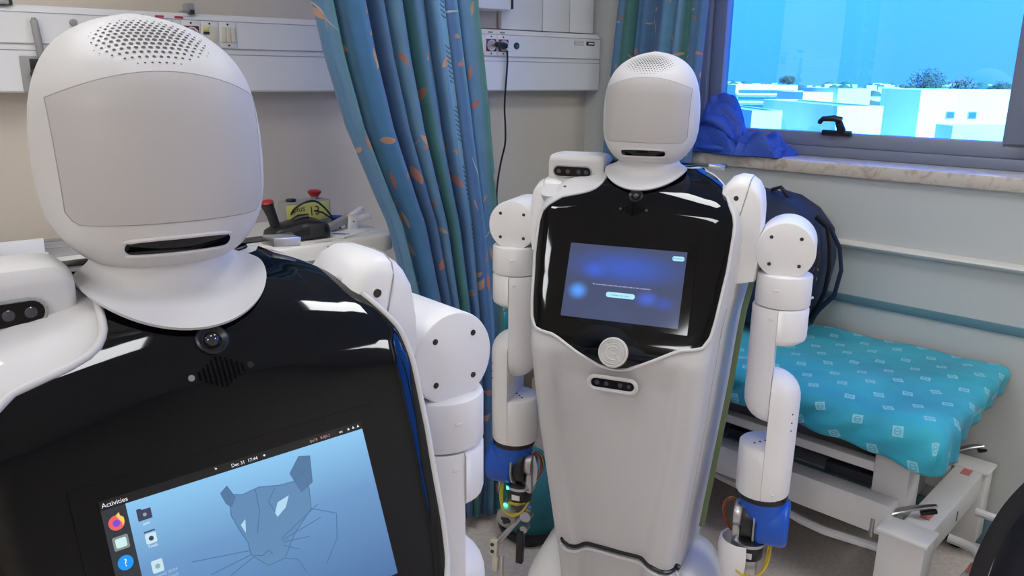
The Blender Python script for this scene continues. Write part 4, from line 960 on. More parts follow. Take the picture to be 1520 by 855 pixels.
# ------------------------------------------------------------------ cart behind the close-up robot, and what lies on it
CT = 1.028
ct = thing('equipment_cart', 'off-white plastic cart top with rounded corners behind the close-up robot', 'cart', P0, RB)
def cart_ring(x0, x1, y0, y1, r, z):
    P = []
    for cx_, cy_, a0 in ((x1-r, y1-r, 0), (x0+r, y1-r, 90), (x0+r, y0+r, 180), (x1-r, y0+r, 270)):
        for k in range(7):
            a = math.radians(a0+15*k); P.append((cx_+r*math.cos(a), cy_+r*math.sin(a), z))
    return P
b = MB(); b.loft([cart_ring(-2.15, -0.712, -0.475, -0.03, 0.06, z) if False else cart_ring(-2.15+i_, -0.700-i_, -0.465+i_, -0.03-i_, 0.05, z) for i_, z in ((0.012, CT-0.052), (0.002, CT-0.048), (0.0, CT-0.012), (0.004, CT-0.003), (0.012, CT))])
b.build('top', M['cart'], ct, angle=40)
b = MB(); b.loft([cart_ring(-2.11, -0.74, -0.425, -0.06, 0.04, z) for z in (CT-0.0005, CT+0.002)]); b.build('top_mat', M['cart'], ct, angle=40)
b = MB(); b.loft([cart_ring(-2.10, -1.02, -0.42, -0.06, 0.03, z) for z in (0.12, CT-0.05)]); b.build('body', M['cart'], ct, angle=40)
for q in range(4): MB().box((-1.56, -0.424, 0.25+0.2*q), (1.0, 0.012, 0.18), bev=0.004).build('drawer', M['trunk'], ct)
for x_ in (-2.0, -1.12):
    for y_ in (-0.38, -0.10): MB().cyl((x_, y_-0.015, 0.055), (x_, y_+0.015, 0.055), 0.055, n=20).build('castor', M['rubber'], ct)
lt = MB(); lt.tube([(-0.935, -0.467, CT-0.010), (-0.932, -0.469, CT-0.026), (-0.922, -0.469, CT-0.038), (-0.912, -0.468, CT-0.034), (-0.908, -0.467, CT-0.020)], 0.0025, n=6); lt.build('latch', M['brass'] if 'brass' in M else M['greyplastic'], ct)
dent = MB(); dent.box((-0.94, -0.452, CT-0.0015), (0.05, 0.005, 0.004), bev=0.001); dent.build('latch_plate', M['greyplastic'], ct)
CTM = CT+0.002
# black charger / pistol-grip tool
pt = thing('cordless_tool', 'black pistol-grip tool with a red cap lying at the front edge of the cart', 'tool', bkw(-0.985, 0.385, CTM), RB)
b = MB(); secs = [(-0.100, 0.030, 0.020), (-0.094, 0.040, 0.036), (-0.07, 0.046, 0.048), (-0.03, 0.047, 0.056), (0.01, 0.047, 0.064), (0.05, 0.045, 0.058), (0.075, 0.040, 0.046), (0.082, 0.032, 0.036)]
b.loft([[(x_, hy*math.copysign(abs(math.cos(a))**0.6, math.cos(a)), hz*0.5+hz*0.5*math.copysign(abs(math.sin(a))**0.6, math.sin(a))) for a in [2*math.pi*k/24 for k in range(24)]] for x_, hy, hz in secs]); b.build('body', M['black2'], pt, angle=45)
b = MB(); b.tube([(-0.068, 0.01, 0.042), (-0.076, 0.012, 0.075), (-0.084, 0.014, 0.100), (-0.088, 0.014, 0.112)], [0.014, 0.0145, 0.017, 0.020], n=16); b.build('grip', M['black2'], pt)
b = MB(); b.tube([(-0.0882, 0.014, 0.1125), (-0.0893, 0.014, 0.1185), (-0.0900, 0.014, 0.1215)], [0.0205, 0.018, 0.008], n=16); b.build('grip_cap', M['red'], pt)
MB().box((-0.035, -0.044, 0.036), (0.055, 0.006, 0.022), (0.1, -0.25, 0), 0.004).build('side_plate', M['charc'], pt); MB().box((0.035, -0.044, 0.032), (0.05, 0.006, 0.036), (0.05, 0, 0), 0.004).build('side_plate', M['charc'], pt)
MB().tube([(-0.02, 0.0, 0.058), (0.0, 0.004, 0.064), (0.03, 0.004, 0.066)], [0.006, 0.009, 0.007], n=10).build('trigger', M['black2'], pt)
# emergency stop box with a sticky note
es = thing('emergency_stop_box', 'small grey control box with a red mushroom button and a yellow note', 'switch box', bkw(-0.905, 0.235, CTM), RB+0.12)
MB().box((0, 0, 0.045), (0.145, 0.075, 0.09), bev=0.005).build('box', M['greyplastic'], es)
MB().box((-0.008, -0.0395, 0.058), (0.148, 0.0015, 0.056), (0, -0.03, 0), 0.0005).build('sticky_note', M['note'], es)
text_mesh('note_writing', 'plus', 0.026, M['ink'], Matrix.Translation((-0.062, -0.0406, 0.062)) @ Matrix.Rotation(math.pi/2, 4, 'X') @ Matrix.Rotation(0.05, 4, 'Z'), es)
text_mesh('note_writing', '13', 0.040, M['ink'], Matrix.Translation((-0.008, -0.0406, 0.046)) @ Matrix.Rotation(math.pi/2, 4, 'X') @ Matrix.Rotation(0.05, 4, 'Z'), es)
MB().cyl((0.038, 0, 0.089), (0.038, 0, 0.101), 0.012, n=20).build('button_stem', M['steel'], es)
MB().lathe([(0.012, 0.0), (0.021, 0.010), (0.022, 0.016), (0.016, 0.020), (0.0, 0.021)], 24, Matrix.Translation((0.038, 0, 0.099)), caps=False).build('stop_button', M['red'], es)
MB().cyl((-0.045, 0, 0.089), (-0.045, 0, 0.099), 0.016, n=20, bev=0.004).build('push_button', M['black2'], es)
# loose cable in loops
cb = thing('cable', 'black cable looping over the cart beside the black tool', 'cable', bkw(-0.895, 0.30, CTM), RB)
b = MB(); b.tube(curve_pts([(-0.075, 0.02, 0.055), (-0.06, 0.01, 0.078), (-0.03, 0.0, 0.094), (0.0, 0.0, 0.094), (0.025, 0.0, 0.075), (0.045, -0.01, 0.045), (0.06, 0.0, 0.012), (0.075, 0.02, 0.004)]), 0.0032, n=8)
b.tube([(0.0, 0.03, 0.062), (0.03, 0.02, 0.054), (0.055, 0.0, 0.032), (0.07, -0.02, 0.006)], 0.0028, n=8)
b.tube([(-0.005, -0.03, 0.035), (0.012, -0.04, 0.034), (0.02, -0.045, 0.02), (0.014, -0.045, 0.006), (-0.002, -0.04, 0.004)], 0.0032, n=8); b.build('loop', M['cord'], cb)
MB().box((0.012, -0.005, 0.008), (0.035, 0.02, 0.014), (0, 0, 0.4), 0.003).build('connector', M['trunk'], cb)
# grey clamp pieces and papers
gc = thing('tool_clamp', 'light grey plastic clamp with a forked end lying on the cart, right of the tool', 'clamp', bkw(-0.815, 0.33, CTM), RB)
b = MB(); b.box((-0.03, 0.0, 0.022), (0.13, 0.028, 0.02), (0.0, -0.26, 0.25), 0.003); b.build('bar', M['greyplastic'], gc)
b = MB(); b.box((0.035, 0.012, 0.044), (0.08, 0.022, 0.016), (0, -0.42, 0.1), 0.003); b.box((0.052, 0.0, 0.033), (0.075, 0.020, 0.016), (0, -0.22, -0.25), 0.003); b.box((0.026, 0.004, 0.022), (0.034, 0.03, 0.044), (0, 0.1, 0), 0.004); b.build('fork', M['trunk'], gc)
MB().box((0.024, -0.0125, 0.026), (0.018, 0.002, 0.020), (0, 0, 0)).build('label', M['paper'], gc); MB().cyl((0.024, -0.0125, 0.027), (0.024, -0.0142, 0.027), 0.003, n=10).build('label_dot', M['red'], gc)
pp = MB().box((0, 0, 0.001), (0.13, 0.10, 0.002), (0, 0, 0.5)).build('paper_sheet', M['paper'], None, smooth=False); tag(place(pp, bkw(-0.84, 0.37, CTM), RB), 'white sheet with dark bars lying under the grey clamp', 'paper')
for q in range(2): MB().box((-0.03+0.014*q, -0.012, 0.0022), (0.006, 0.06, 0.0006), (0, 0, 0.75)).build('printed_bar', M['lbl_blue'], pp)
gl = MB(); gl.box((0, 0, 0.006), (0.10, 0.06, 0.012), (0, 0.05, 0.2), 0.005); gl.box((-0.02, 0.01, 0.016), (0.06, 0.04, 0.012), (0.1, 0.1, -0.2), 0.005); gl = gl.build('cloth_pouch', M['jacket'], None); tag(place(gl, bkw(-0.765, 0.20, CTM), RB), 'dark blue cloth pouch at the right end of the cart against the curtain', 'pouch')
ps = thing('paper_stack', 'crumpled white papers beside the close-up robot cheek, left of the black tool', 'paper', bkw(-1.20, 0.26, CTM+0.004), RB)
for q in range(4):
    MB().grid(lambda u, v, q=q: ((u-0.5)*0.12+0.004*q, (v-0.5)*0.10, 0.006+0.012*q+0.05*max(0, 1-u*1.2)+0.012*math.sin(5*u+3*v+q)), 12, 8).build('sheet', M['paper'], ps, recalc=False)
MB().tube([(-0.05, -0.07, 0.004), (-0.03, -0.07, 0.04), (-0.005, -0.07, 0.03), (0.005, -0.07, 0.004)], 0.012, n=10, flat=(0.3, 1.6)).build('curled_strip', M['greyplastic'], ps)
# white channel pieces on the left end of the cart
wc_ = thing('cable_channel', 'white U-shaped cable channel lying on the cart at the left edge of the view', 'channel', bkw(-1.78, 0.325, CTM), RB)
b = MB(); b.box((0, 0, 0.003), (0.30, 0.07, 0.006), bev=0.001); b.box((0, 0.033, 0.030), (0.30, 0.005, 0.06), bev=0.001); b.box((0, -0.033, 0.018), (0.30, 0.005, 0.036), bev=0.001); b.build('channel', M['trunk'], wc_)
MB().box((-0.05, 0.0, 0.052), (0.16, 0.075, 0.005), (0.15, 0, 0), 0.001).build('cover', M['trunk'], wc_); MB().box((0.152, -0.03, 0.007), (0.03, 0.012, 0.006), (0, 0, 0), 0.001).build('lip', M['trunk'], wc_)
gr_ = thing('metal_rail', 'grey aluminium profile lying behind the white cable channel', 'rail', bkw(-1.55, 0.23, CTM), RB)
b = MB(); b.box((0, 0, 0.012), (0.40, 0.05, 0.024), bev=0.002); b.box((0, 0.018, 0.032), (0.40, 0.012, 0.02), bev=0.002); b.box((0, -0.018, 0.032), (0.40, 0.012, 0.016), bev=0.002); b.build('profile', M['alu'], gr_)
MB().box((0, 0.0, 0.027), (0.40, 0.020, 0.004)).build('slot', M['charc'], gr_)
ty = thing('plastic_lid', 'translucent white tray lid with a rounded corner behind the shoulder camera', 'lid', bkw(-1.62, 0.475, CT+0.008), RB)
b = MB(); b.loft([cart_ring(-0.22, 0.10, -0.10, 0.06, 0.03, z) for z in (0.0, 0.005)]); b.build('sheet', M['trunk'], ty)
b = MB(); b.tube([Vector(p)+Vector((0, 0, 0.004)) for p in cart_ring(-0.225, 0.105, -0.105, 0.065, 0.03, 0.004)], 0.006, n=8, closed=True); b.build('rim', M['greyplastic'], ty)

# ------------------------------------------------------------------ bed under the window
bd = thing('treatment_bed', 'white hospital bed frame with a teal fitted sheet along the wall under the window', 'bed', K, RW)
# local: x along wall, y = -p
def sheet_mat():
    Mt = bpy.data.materials.new('printed_sheet'); Mt.use_nodes = True; n = Mt.node_tree; b = n.nodes['Principled BSDF']; L = n.links
    b.inputs['Roughness'].default_value = 0.7; b.inputs['Sheen Weight'].default_value = 0.1
    def math_(op, a, c=None):
        q = n.nodes.new('ShaderNodeMath'); q.operation = op
        for i, v in enumerate((a, c)):
            if v is None: continue
            if isinstance(v, (int, float)): q.inputs[i].default_value = v
            else: L.new(v, q.inputs[i])
        return q.outputs[0]
    uv = n.nodes.new('ShaderNodeUVMap'); mp = n.nodes.new('ShaderNodeMapping'); mp.inputs['Rotation'].default_value = (0, 0, 0.0); L.new(uv.outputs[0], mp.inputs[0])
    s = n.nodes.new('ShaderNodeSeparateXYZ'); L.new(mp.outputs[0], s.inputs[0])
    rowf = math_('DIVIDE', s.outputs['Y'], 0.074); row = math_('FLOOR', rowf)
    odd = math_('MODULO', math_('ABSOLUTE', row), 2.0)
    cx = math_('ADD', math_('DIVIDE', s.outputs['X'], 0.106), math_('MULTIPLY', odd, 0.5))
    cell = math_('FLOOR', cx)
    fx = math_('MULTIPLY', math_('SUBTRACT', math_('FRACT', cx), 0.5), 0.106); fy = math_('MULTIPLY', math_('SUBTRACT', math_('FRACT', rowf), 0.5), 0.074)
    wn = n.nodes.new('ShaderNodeTexWhiteNoise'); wn.noise_dimensions = '2D'; cb_ = n.nodes.new('ShaderNodeCombineXYZ'); L.new(cell, cb_.inputs[0]); L.new(row, cb_.inputs[1]); L.new(cb_.outputs[0], wn.inputs['Vector'])
    ang = math_('ADD', math_('MULTIPLY', wn.outputs['Value'], 0.5), 0.15); ca = math_('COSINE', ang); sa = math_('SINE', ang)
    rx_ = math_('ABSOLUTE', math_('SUBTRACT', math_('MULTIPLY', fx, ca), math_('MULTIPLY', fy, sa))); ry_ = math_('ABSOLUTE', math_('ADD', math_('MULTIPLY', fx, sa), math_('MULTIPLY', fy, ca)))
    sq = math_('MULTIPLY', math_('LESS_THAN', rx_, 0.0135), math_('LESS_THAN', ry_, 0.0135))
    rad = math_('SQRT', math_('ADD', math_('MULTIPLY', rx_, rx_), math_('MULTIPLY', ry_, ry_)))
    ring = math_('MULTIPLY', math_('LESS_THAN', rad, 0.0095), math_('GREATER_THAN', rad, 0.0062)); core = math_('LESS_THAN', ry_, 0.0018); core = math_('MULTIPLY', core, math_('LESS_THAN', rad, 0.008))
    mk = math_('MULTIPLY', sq, math_('SUBTRACT', 1.0, math_('MULTIPLY', math_('MAXIMUM', ring, core), 0.75)))
    nz = n.nodes.new('ShaderNodeTexNoise'); nz.inputs['Scale'].default_value = 5; nz.inputs['Detail'].default_value = 5; L.new(uv.outputs[0], nz.inputs['Vector'])
    r = n.nodes.new('ShaderNodeValToRGB'); r.color_ramp.elements[0].color = lin((34, 146, 170)); r.color_ramp.elements[1].color = lin((44, 166, 186)); r.color_ramp.elements[0].position = .35; r.color_ramp.elements[1].position = .65; L.new(nz.outputs['Fac'], r.inputs[0])
    mx = n.nodes.new('ShaderNodeMix'); mx.data_type = 'RGBA'; L.new(math_('MULTIPLY', mk, 0.7), mx.inputs[0]); L.new(r.outputs[0], mx.inputs[6]); mx.inputs[7].default_value = lin((150, 206, 216)); L.new(mx.outputs[2], b.inputs['Base Color'])
    wr = n.nodes.new('ShaderNodeTexNoise'); wr.inputs['Scale'].default_value = 7; wr.inputs['Detail'].default_value = 4; wr.inputs['Distortion'].default_value = 1.2; L.new(uv.outputs[0], wr.inputs['Vector'])
    bp = n.nodes.new('ShaderNodeBump'); bp.inputs['Strength'].default_value = 0.35; bp.inputs['Distance'].default_value = 0.02; L.new(wr.outputs['Fac'], bp.inputs['Height']); L.new(bp.outputs[0], b.inputs['Normal'])
    return Mt
M['sheet'] = sheet_mat()
BZ = 0.632; BX0, BX1, BP0, BP1 = 0.10, 1.70, 0.03, 0.69
def sheet():
    b = bmesh.new(); uvl = b.loops.layers.uv.new('UVMap'); NX, NY = 120, 80; V = {}
    D_ = 0.10
    for i in range(NX+1):
        for j in range(NY+1):
            s = BX0 + (BX1+D_-BX0)*i/NX; t = BP0 + (BP1+D_-BP0)*j/NY       # cloth coordinates, overhanging two sides
            dx, dy = max(0, s-(BX1-0.05)), max(0, t-(BP1-0.05))
            q_ = math.hypot(dx, dy)/(D_+0.05)
            if q_ > 1 and dx > 0 and dy > 0: dx /= q_; dy /= q_
            s_in, t_in = s, t
            def fold(d):                                                     # rounded edge then down
                r = 0.05; q = min(d/r, math.pi/2)
                return r*math.sin(q), r*(1-math.cos(q)) + max(0, d-r*math.pi/2)
            ox, zx = fold(dx); oy, zy = fold(dy)
            x = min(s, BX1-0.05)+ox; p = min(t, BP1-0.05)+oy
            z = BZ - (zx+zy if min(dx, dy) == 0 else max(zx, zy)+0.35*min(zx, zy))
            drop = min(1, (zx+zy)/0.08)
            z += 0.004*math.sin(7*s+2)*math.sin(9*t) + 0.003*math.sin(23*s+13*t)
            # gathered hem: creases run down the sides
            wv_ = math.sin(48*s+6*math.sin(9*t)) if zy > zx else math.sin(52*t+5*math.sin(8*s))
            x += 0.006*drop*wv_*(1 if zx >= zy else 0.3); p += (0.008*drop*wv_ if zy >= zx else 0)
            p += 0.02*drop*math.sin(4.5*s+1)*(1 if zy > 0 else 0)
            if zy > 0: z += 0.035*max(0, math.sin(3.2*(s-0.75)))*min(1, zy/0.1)*(1 if s < BX1-0.2 else max(0, (BX1-s)/0.2))
            if zx > 0 and t < 0.55: z += 0.05*min(1, zx/0.1)*(0.55-t)/0.55; x -= 0.02*min(1, zx/0.1)
            if dx > 0 and dy > 0: z -= 0.012*min(dx, dy)/D_; x -= 0.15*min(dx, dy); p -= 0.15*min(dx, dy)
            V[i, j] = (b.verts.new((x, -p, z)), s, t)
    for i in range(NX):
        for j in range(NY):
            q = [(i, j), (i+1, j), (i+1, j+1), (i, j+1)]
            f = b.faces.new([V[k][0] for k in q])
            for lp, k in zip(f.loops, q): lp[uvl].uv = V[k][1:]
    bmesh.ops.recalc_face_normals(b, faces=b.faces[:])
    me = bpy.data.meshes.new('fitted_sheet'); b.to_mesh(me); b.free(); me.polygons.foreach_set('use_smooth', [True]*len(me.polygons)); me.materials.append(M['sheet'])
    o = bpy.data.objects.new('fitted_sheet', me); COL.objects.link(o); o.parent = bd
    md = o.modifiers.new('thick', 'SOLIDIFY'); md.thickness = 0.003; md.offset = 1
    return o
sheet()
def bbox(name, m, x0, x1, p0, p1, z0, z1, bev=0.004): return MB().box(((x0+x1)/2, -(p0+p1)/2, (z0+z1)/2), (x1-x0, p1-p0, z1-z0), bev=bev).build(name, m, bd)
bbox('mattress', M['dark'], BX0+0.01, BX1-0.03, BP0+0.02, BP1-0.03, 0.535, BZ-0.008, 0.03)
bbox('mattress_board', M['bedgrey'], BX0+0.02, BX1-0.05, BP0+0.04, BP1-0.06, 0.505, 0.535)
bbox('side_plate', M['bedgrey'], 0.2, 1.60, 0.46, 0.48, 0.40, 0.50)
bbox('upper_rail', M['bed'], 0.2, 1.56, 0.52, 0.56, 0.40, 0.43)
bbox('inner_plate', M['bedgrey'], 0.2, 1.56, 0.30, 0.54, 0.345, 0.352)
for x_ in (0.75, 1.03, 1.36): bbox('slot', M['dark'], x_, x_+0.17, 0.53, 0.562, 0.352, 0.385, 0.001)
bbox('lower_beam', M['bed'], 0.2, 1.58, 0.555, 0.625, 0.245, 0.345, 0.006)
bbox('lower_beam', M['bed'], 0.2, 1.58, 0.10, 0.17, 0.245, 0.345, 0.006)
bbox('column', M['bed'], 1.50, 1.598, 0.46, 0.565, 0.24, 0.50, 0.006); bbox('column', M['bedgrey'], 1.53, 1.545, 0.16, 0.46, 0.22, 0.50)
bbox('column', M['bed'], 1.50, 1.598, 0.13, 0.20, 0.24, 0.50, 0.006)
bbox('foot_bar', M['bed'], 1.605, 1.685, 0.05, 0.64, 0.215, 0.30, 0.004)
for p_ in (0.03, 0.60):
    bbox('foot_post', M['bed'], 1.575, 1.695, p_, p_+0.085, 0.05, 0.298, 0.004); bbox('post_cap', M['bed'], 1.567, 1.703, p_-0.008, p_+0.093, 0.292, 0.305, 0.005)
    MB().cyl((1.635, -(p_+0.025), 0.032), (1.635, -(p_+0.06), 0.032), 0.032, n=20).build('castor', M['rubber'], bd)
for p_ in (0.05, 0.60):
    bbox('foot_post', M['bed'], 0.22, 0.33, p_, p_+0.085, 0.05, 0.30, 0.004); MB().cyl((0.275, -(p_+0.025), 0.032), (0.275, -(p_+0.06), 0.032), 0.032, n=20).build('castor', M['rubber'], bd)
for p_ in (0.505, 0.135): bbox('warning_label', M['redlabel'], 1.632, 1.658, p_-0.035, p_+0.035, 0.3002, 0.3012, 0.0)
bbox('bar_mark', M['charc'], 1.6852, 1.6865, 0.355, 0.362, 0.235, 0.265, 0.0)
MB().tube([(1.48, -0.40, 0.19), (1.28, -0.50, 0.185), (1.38, -0.60, 0.182), (1.50, -0.615, 0.20), (1.57, -0.605, 0.222)] if False else [(0.60, -0.48, 0.19), (1.20, -0.565, 0.186), (1.32, -0.600, 0.184), (1.40, -0.612, 0.186), (1.575, -0.615, 0.205)], 0.013, n=10).build('pedal_rail', M['bed'], bd)
MB().tube(curve_pts([(1.685, -0.42, 0.205), (1.735, -0.415, 0.20), (1.765, -0.43, 0.195), (1.782, -0.47, 0.19), (1.776, -0.54, 0.185), (1.772, -0.60, 0.18)]), 0.013, n=10).build('foot_pedal', M['bed'], bd)
bbox('pedal_grip', M['rubber'], 1.756, 1.788, 0.60, 0.66, 0.165, 0.195, 0.01); bbox('warning_label', M['redlabel'], 1.769, 1.784, 0.50, 0.56, 0.2, 0.2015, 0.0)
MB().tube([(1.69, -0.16, 0.185), (1.75, -0.15, 0.18), (1.80, -0.12, 0.175), (1.82, -0.10, 0.175)], 0.013, n=10).build('foot_pedal', M['bed'], bd)
for p_ in (0.60, 0.05):
    b = MB(); b.tube([(1.535, -(p_+0.02), 0.285), (1.575, -(p_-0.005), 0.315), (1.62, -(p_-0.035), 0.335), (1.668, -(p_-0.075), 0.345)], [0.006, 0.010, 0.010, 0.006], n=10, flat=(1.3, 0.6)); b.cyl((1.537, -(p_+0.02), 0.29), (1.537, -(p_+0.02), 0.235), 0.008, n=12); b.build('brake_lever', M['steel'], bd)
    MB().box((1.655, -(p_-0.055), 0.328), (0.045, 0.016, 0.012), (0, -0.3, 0.5), 0.004).build('lever_grip', M['black2'], bd)

# ------------------------------------------------------------------ bags, jacket, sack
def puffy(name, m, secs, parent, n=36, e_=0.62, wob=0.006):
    """stack of rounded sections: (z, cx, cy, half x, half y)"""
    rings = []
    for k_, (z, cx_, cy_, hx, hy) in enumerate(secs):
        r = []
        for k in range(n):
            a = 2*math.pi*k/n; c_, s_ = math.cos(a), math.sin(a)
            f = 1+wob*10*math.sin(5*a+k_*1.3)*0.3+wob*6*math.sin(9*a-k_*0.7)*0.3
            r.append((cx_+hx*f*math.copysign(abs(c_)**e_, c_), cy_+hy*f*math.copysign(abs(s_)**e_, s_), z+0.004*math.sin(3*a+k_)))
        rings.append(r)
    b = MB(); b.loft(rings); return b.build(name, m, parent, angle=70)
bp = thing('backpack', 'navy backpack leaning on the wall on the teal bed, behind the robot arm', 'backpack', wnw(0.95, 0.16, BZ+0.014), RW)
puffy('body', M['navy'], [(0.004, 0.0, -0.02, 0.10, 0.07), (0.02, 0.0, -0.02, 0.15, 0.10), (0.12, 0.005, -0.01, 0.175, 0.115), (0.26, 0.01, 0.0, 0.185, 0.115), (0.36, 0.0, 0.02, 0.17, 0.10), (0.42, -0.03, 0.035, 0.14, 0.085), (0.455, -0.06, 0.05, 0.10, 0.06), (0.468, -0.07, 0.055, 0.05, 0.03)], bp)
puffy('front_pocket', M['navy'], [(0.02, 0.03, -0.10, 0.09, 0.04), (0.05, 0.03, -0.115, 0.12, 0.05), (0.16, 0.04, -0.12, 0.13, 0.05), (0.24, 0.05, -0.11, 0.12, 0.04), (0.27, 0.05, -0.10, 0.08, 0.02)], bp)
for q, (x_, b_) in enumerate(((0.165, 0.055), (0.175, 0.085))):
    MB().tube([(x_-0.03, -0.02, 0.405), (x_+0.02, -0.04, 0.38), (x_+b_*0.8, -0.06, 0.32), (x_+b_, -0.07, 0.25), (x_+b_*0.8, -0.06, 0.16), (x_+0.02, -0.05, 0.10), (x_-0.01, -0.05, 0.05)], 0.006, n=8, flat=(0.5, 1.6)).build('shoulder_strap', M['navy' if q else 'strap'], bp)
MB().tube([(0.10, -0.06, 0.405), (0.16, -0.07, 0.36), (0.19, -0.09, 0.28), (0.19, -0.11, 0.20)], 0.006, n=8).build('piping', M['strap'], bp)
MB().tube([(0.05, -0.155, 0.135), (0.10, -0.16, 0.137), (0.165, -0.13, 0.14), (0.18, -0.08, 0.143)], 0.005, n=8).build('reflective_strip', M['paper'], bp)
for q, z in enumerate((0.215, 0.245)): MB().lathe([(0.007, -0.002), (0.009, 0), (0.007, 0.002), (0.005, 0)], 14, Matrix.Translation((0.188, -0.10, z)) @ Matrix.Rotation(math.pi/2, 4, 'X')).build('zip_ring', M['steel'], bp)
MB().tube([(0.02, 0.02, 0.45), (-0.01, 0.0, 0.49), (-0.05, 0.02, 0.475)], 0.007, n=8).build('grab_handle', M['strap'], bp)

b2 = thing('backpack', 'black backpack standing on the floor at the right edge, by the foot of the bed', 'backpack', wnw(2.035, 0.56, 0), RW)
puffy('body', M['navy2'], [(0.004, 0, 0, 0.14, 0.10), (0.03, 0, 0, 0.19, 0.14), (0.15, 0.0, 0, 0.205, 0.15), (0.30, 0.01, 0, 0.19, 0.14), (0.42, 0.03, 0, 0.15, 0.12), (0.49, 0.05, 0, 0.10, 0.09), (0.515, 0.06, 0, 0.05, 0.04)], b2)
MB().tube(curve_pts([(0.02, -0.10, 0.48), (-0.08, -0.14, 0.46), (-0.15, -0.16, 0.38), (-0.19, -0.17, 0.28), (-0.205, -0.165, 0.18), (-0.20, -0.15, 0.09), (-0.18, -0.12, 0.04)]), 0.0125, n=10, flat=(0.5, 1.6)).build('shoulder_strap', M['strap'], b2)
MB().tube([(-0.198, -0.175, 0.10), (-0.205, -0.19, 0.13), (-0.205, -0.185, 0.155)], 0.009, n=8).build('strap_buckle', M['steel'], b2)
MB().tube([(-0.06, -0.155, 0.05), (0.02, -0.165, 0.045), (0.09, -0.16, 0.05)], 0.008, n=8, flat=(0.5, 1.5)).build('pocket_trim', M['greyplastic'], b2)
b2.scale = (1, 1, 1.38)
puffy('side_pocket', M['navy2'], [(0.02, -0.13, -0.05, 0.05, 0.07), (0.06, -0.14, -0.05, 0.062, 0.085), (0.16, -0.14, -0.05, 0.058, 0.08), (0.20, -0.13, -0.05, 0.04, 0.06)], b2)

def jacket():
    rnd = random.Random(3); ph = [rnd.uniform(0, 6.28) for _ in range(12)]
    b = bmesh.new(); NU, NV = 90, 60; T_ = []; B_ = []
    for j in range(NV+1):
        v = j/NV; rt_ = []; rb_ = []
        for i in range(NU+1):
            u = i/NU
            # outline of the heap: long lobe to the right, high at the left
            env = min(1, (u/0.03))*min(1, (1-u)/0.05); envv = min(1, v/0.07)*min(1, (1-v)/0.10); ev = math.sqrt(max(0, env))*math.sqrt(max(0, envv))
            hgt = float(np.interp(u, [0, 0.08, 0.18, 0.28, 0.36, 0.43, 0.5, 0.6, 0.8, 0.93, 1.0], [0.15, 0.19, 0.185, 0.165, 0.125, 0.08, 0.055, 0.046, 0.056, 0.045, 0.02]))
            back = float(np.interp(v, [0, 0.25, 0.45, 0.7, 1], [0.34, 0.55, 0.9, 1.0, 0.9])) if u < 0.55 else float(np.interp(v, [0, 0.3, 0.6, 1], [0.75, 1, 0.8, 0.5]))
            rid = 0.020*math.sin(9*v+7*u+ph[0]+2.5*math.sin(4*u+ph[1])) + 0.022*abs(math.sin(11*u-6*v+ph[2]+1.5*math.sin(6*v))) + 0.010*abs(math.sin(14*u+9*v+ph[3]+2*math.sin(7*v))) + 0.004*math.sin(40*v-22*u+ph[4])
            h = ev*max(0.012, hgt*back + rid*min(1, hgt/0.05)*0.9)
            x = 0.36*u + 0.012*math.sin(8*v+ph[5]); y = -0.03+0.18*v + 0.012*math.sin(9*u+ph[6])
            rt_.append(b.verts.new((x, y, 0.002+h))); rb_.append(b.verts.new((x, y, 0.0005)))
        T_.append(rt_); B_.append(rb_)
    for j in range(NV):
        for i in range(NU):
            b.faces.new((T_[j][i], T_[j][i+1], T_[j+1][i+1], T_[j+1][i])); b.faces.new((B_[j][i], B_[j+1][i], B_[j+1][i+1], B_[j][i+1]))
    mb = MB(); mb._merge(b); return mb
jk = thing('jacket', 'bright blue jacket bunched up on the window sill', 'jacket', wnw(0.485, 0.012, 1.2195), RW)
jacket().build('cloth', M['jacket'], jk, angle=80)
MB().tube([(0.02, -0.012, 0.02), (0.09, -0.022, 0.022), (0.15, -0.022, 0.020), (0.175, -0.016, 0.012)], [0.006, 0.016, 0.014, 0.006], n=14, flat=(1.2, 0.9)).build('sleeve', M['jacket'], jk)
MB().tube(curve_pts([(0.15, 0.03, 0.045), (0.20, 0.02, 0.05), (0.25, 0.02, 0.042), (0.30, 0.025, 0.040), (0.345, 0.03, 0.026), (0.365, 0.03, 0.018)], 4), [0.012+0.016*math.sin(math.pi*min(1, 0.15+k/21)) + 0.003*math.sin(k*1.9) for k in range(21)], n=16, flat=(1.3, 0.85)).build('sleeve', M['jacket'], jk, angle=80)
MB().tube(curve_pts([(0.03, 0.005, 0.10), (0.06, -0.005, 0.125), (0.105, 0.0, 0.115), (0.145, 0.01, 0.08), (0.17, 0.015, 0.05)], 4), [0.006+0.016*math.sin(math.pi*k/16) for k in range(17)], n=14, flat=(1.1, 1.0)).build('fold', M['jacket'], jk, angle=80)
MB().tube([(0.05, 0.045, 0.135), (0.10, 0.05, 0.145), (0.14, 0.06, 0.11), (0.17, 0.055, 0.075)], 0.0025, n=6).build('piping', M['lbl_blue'], jk)

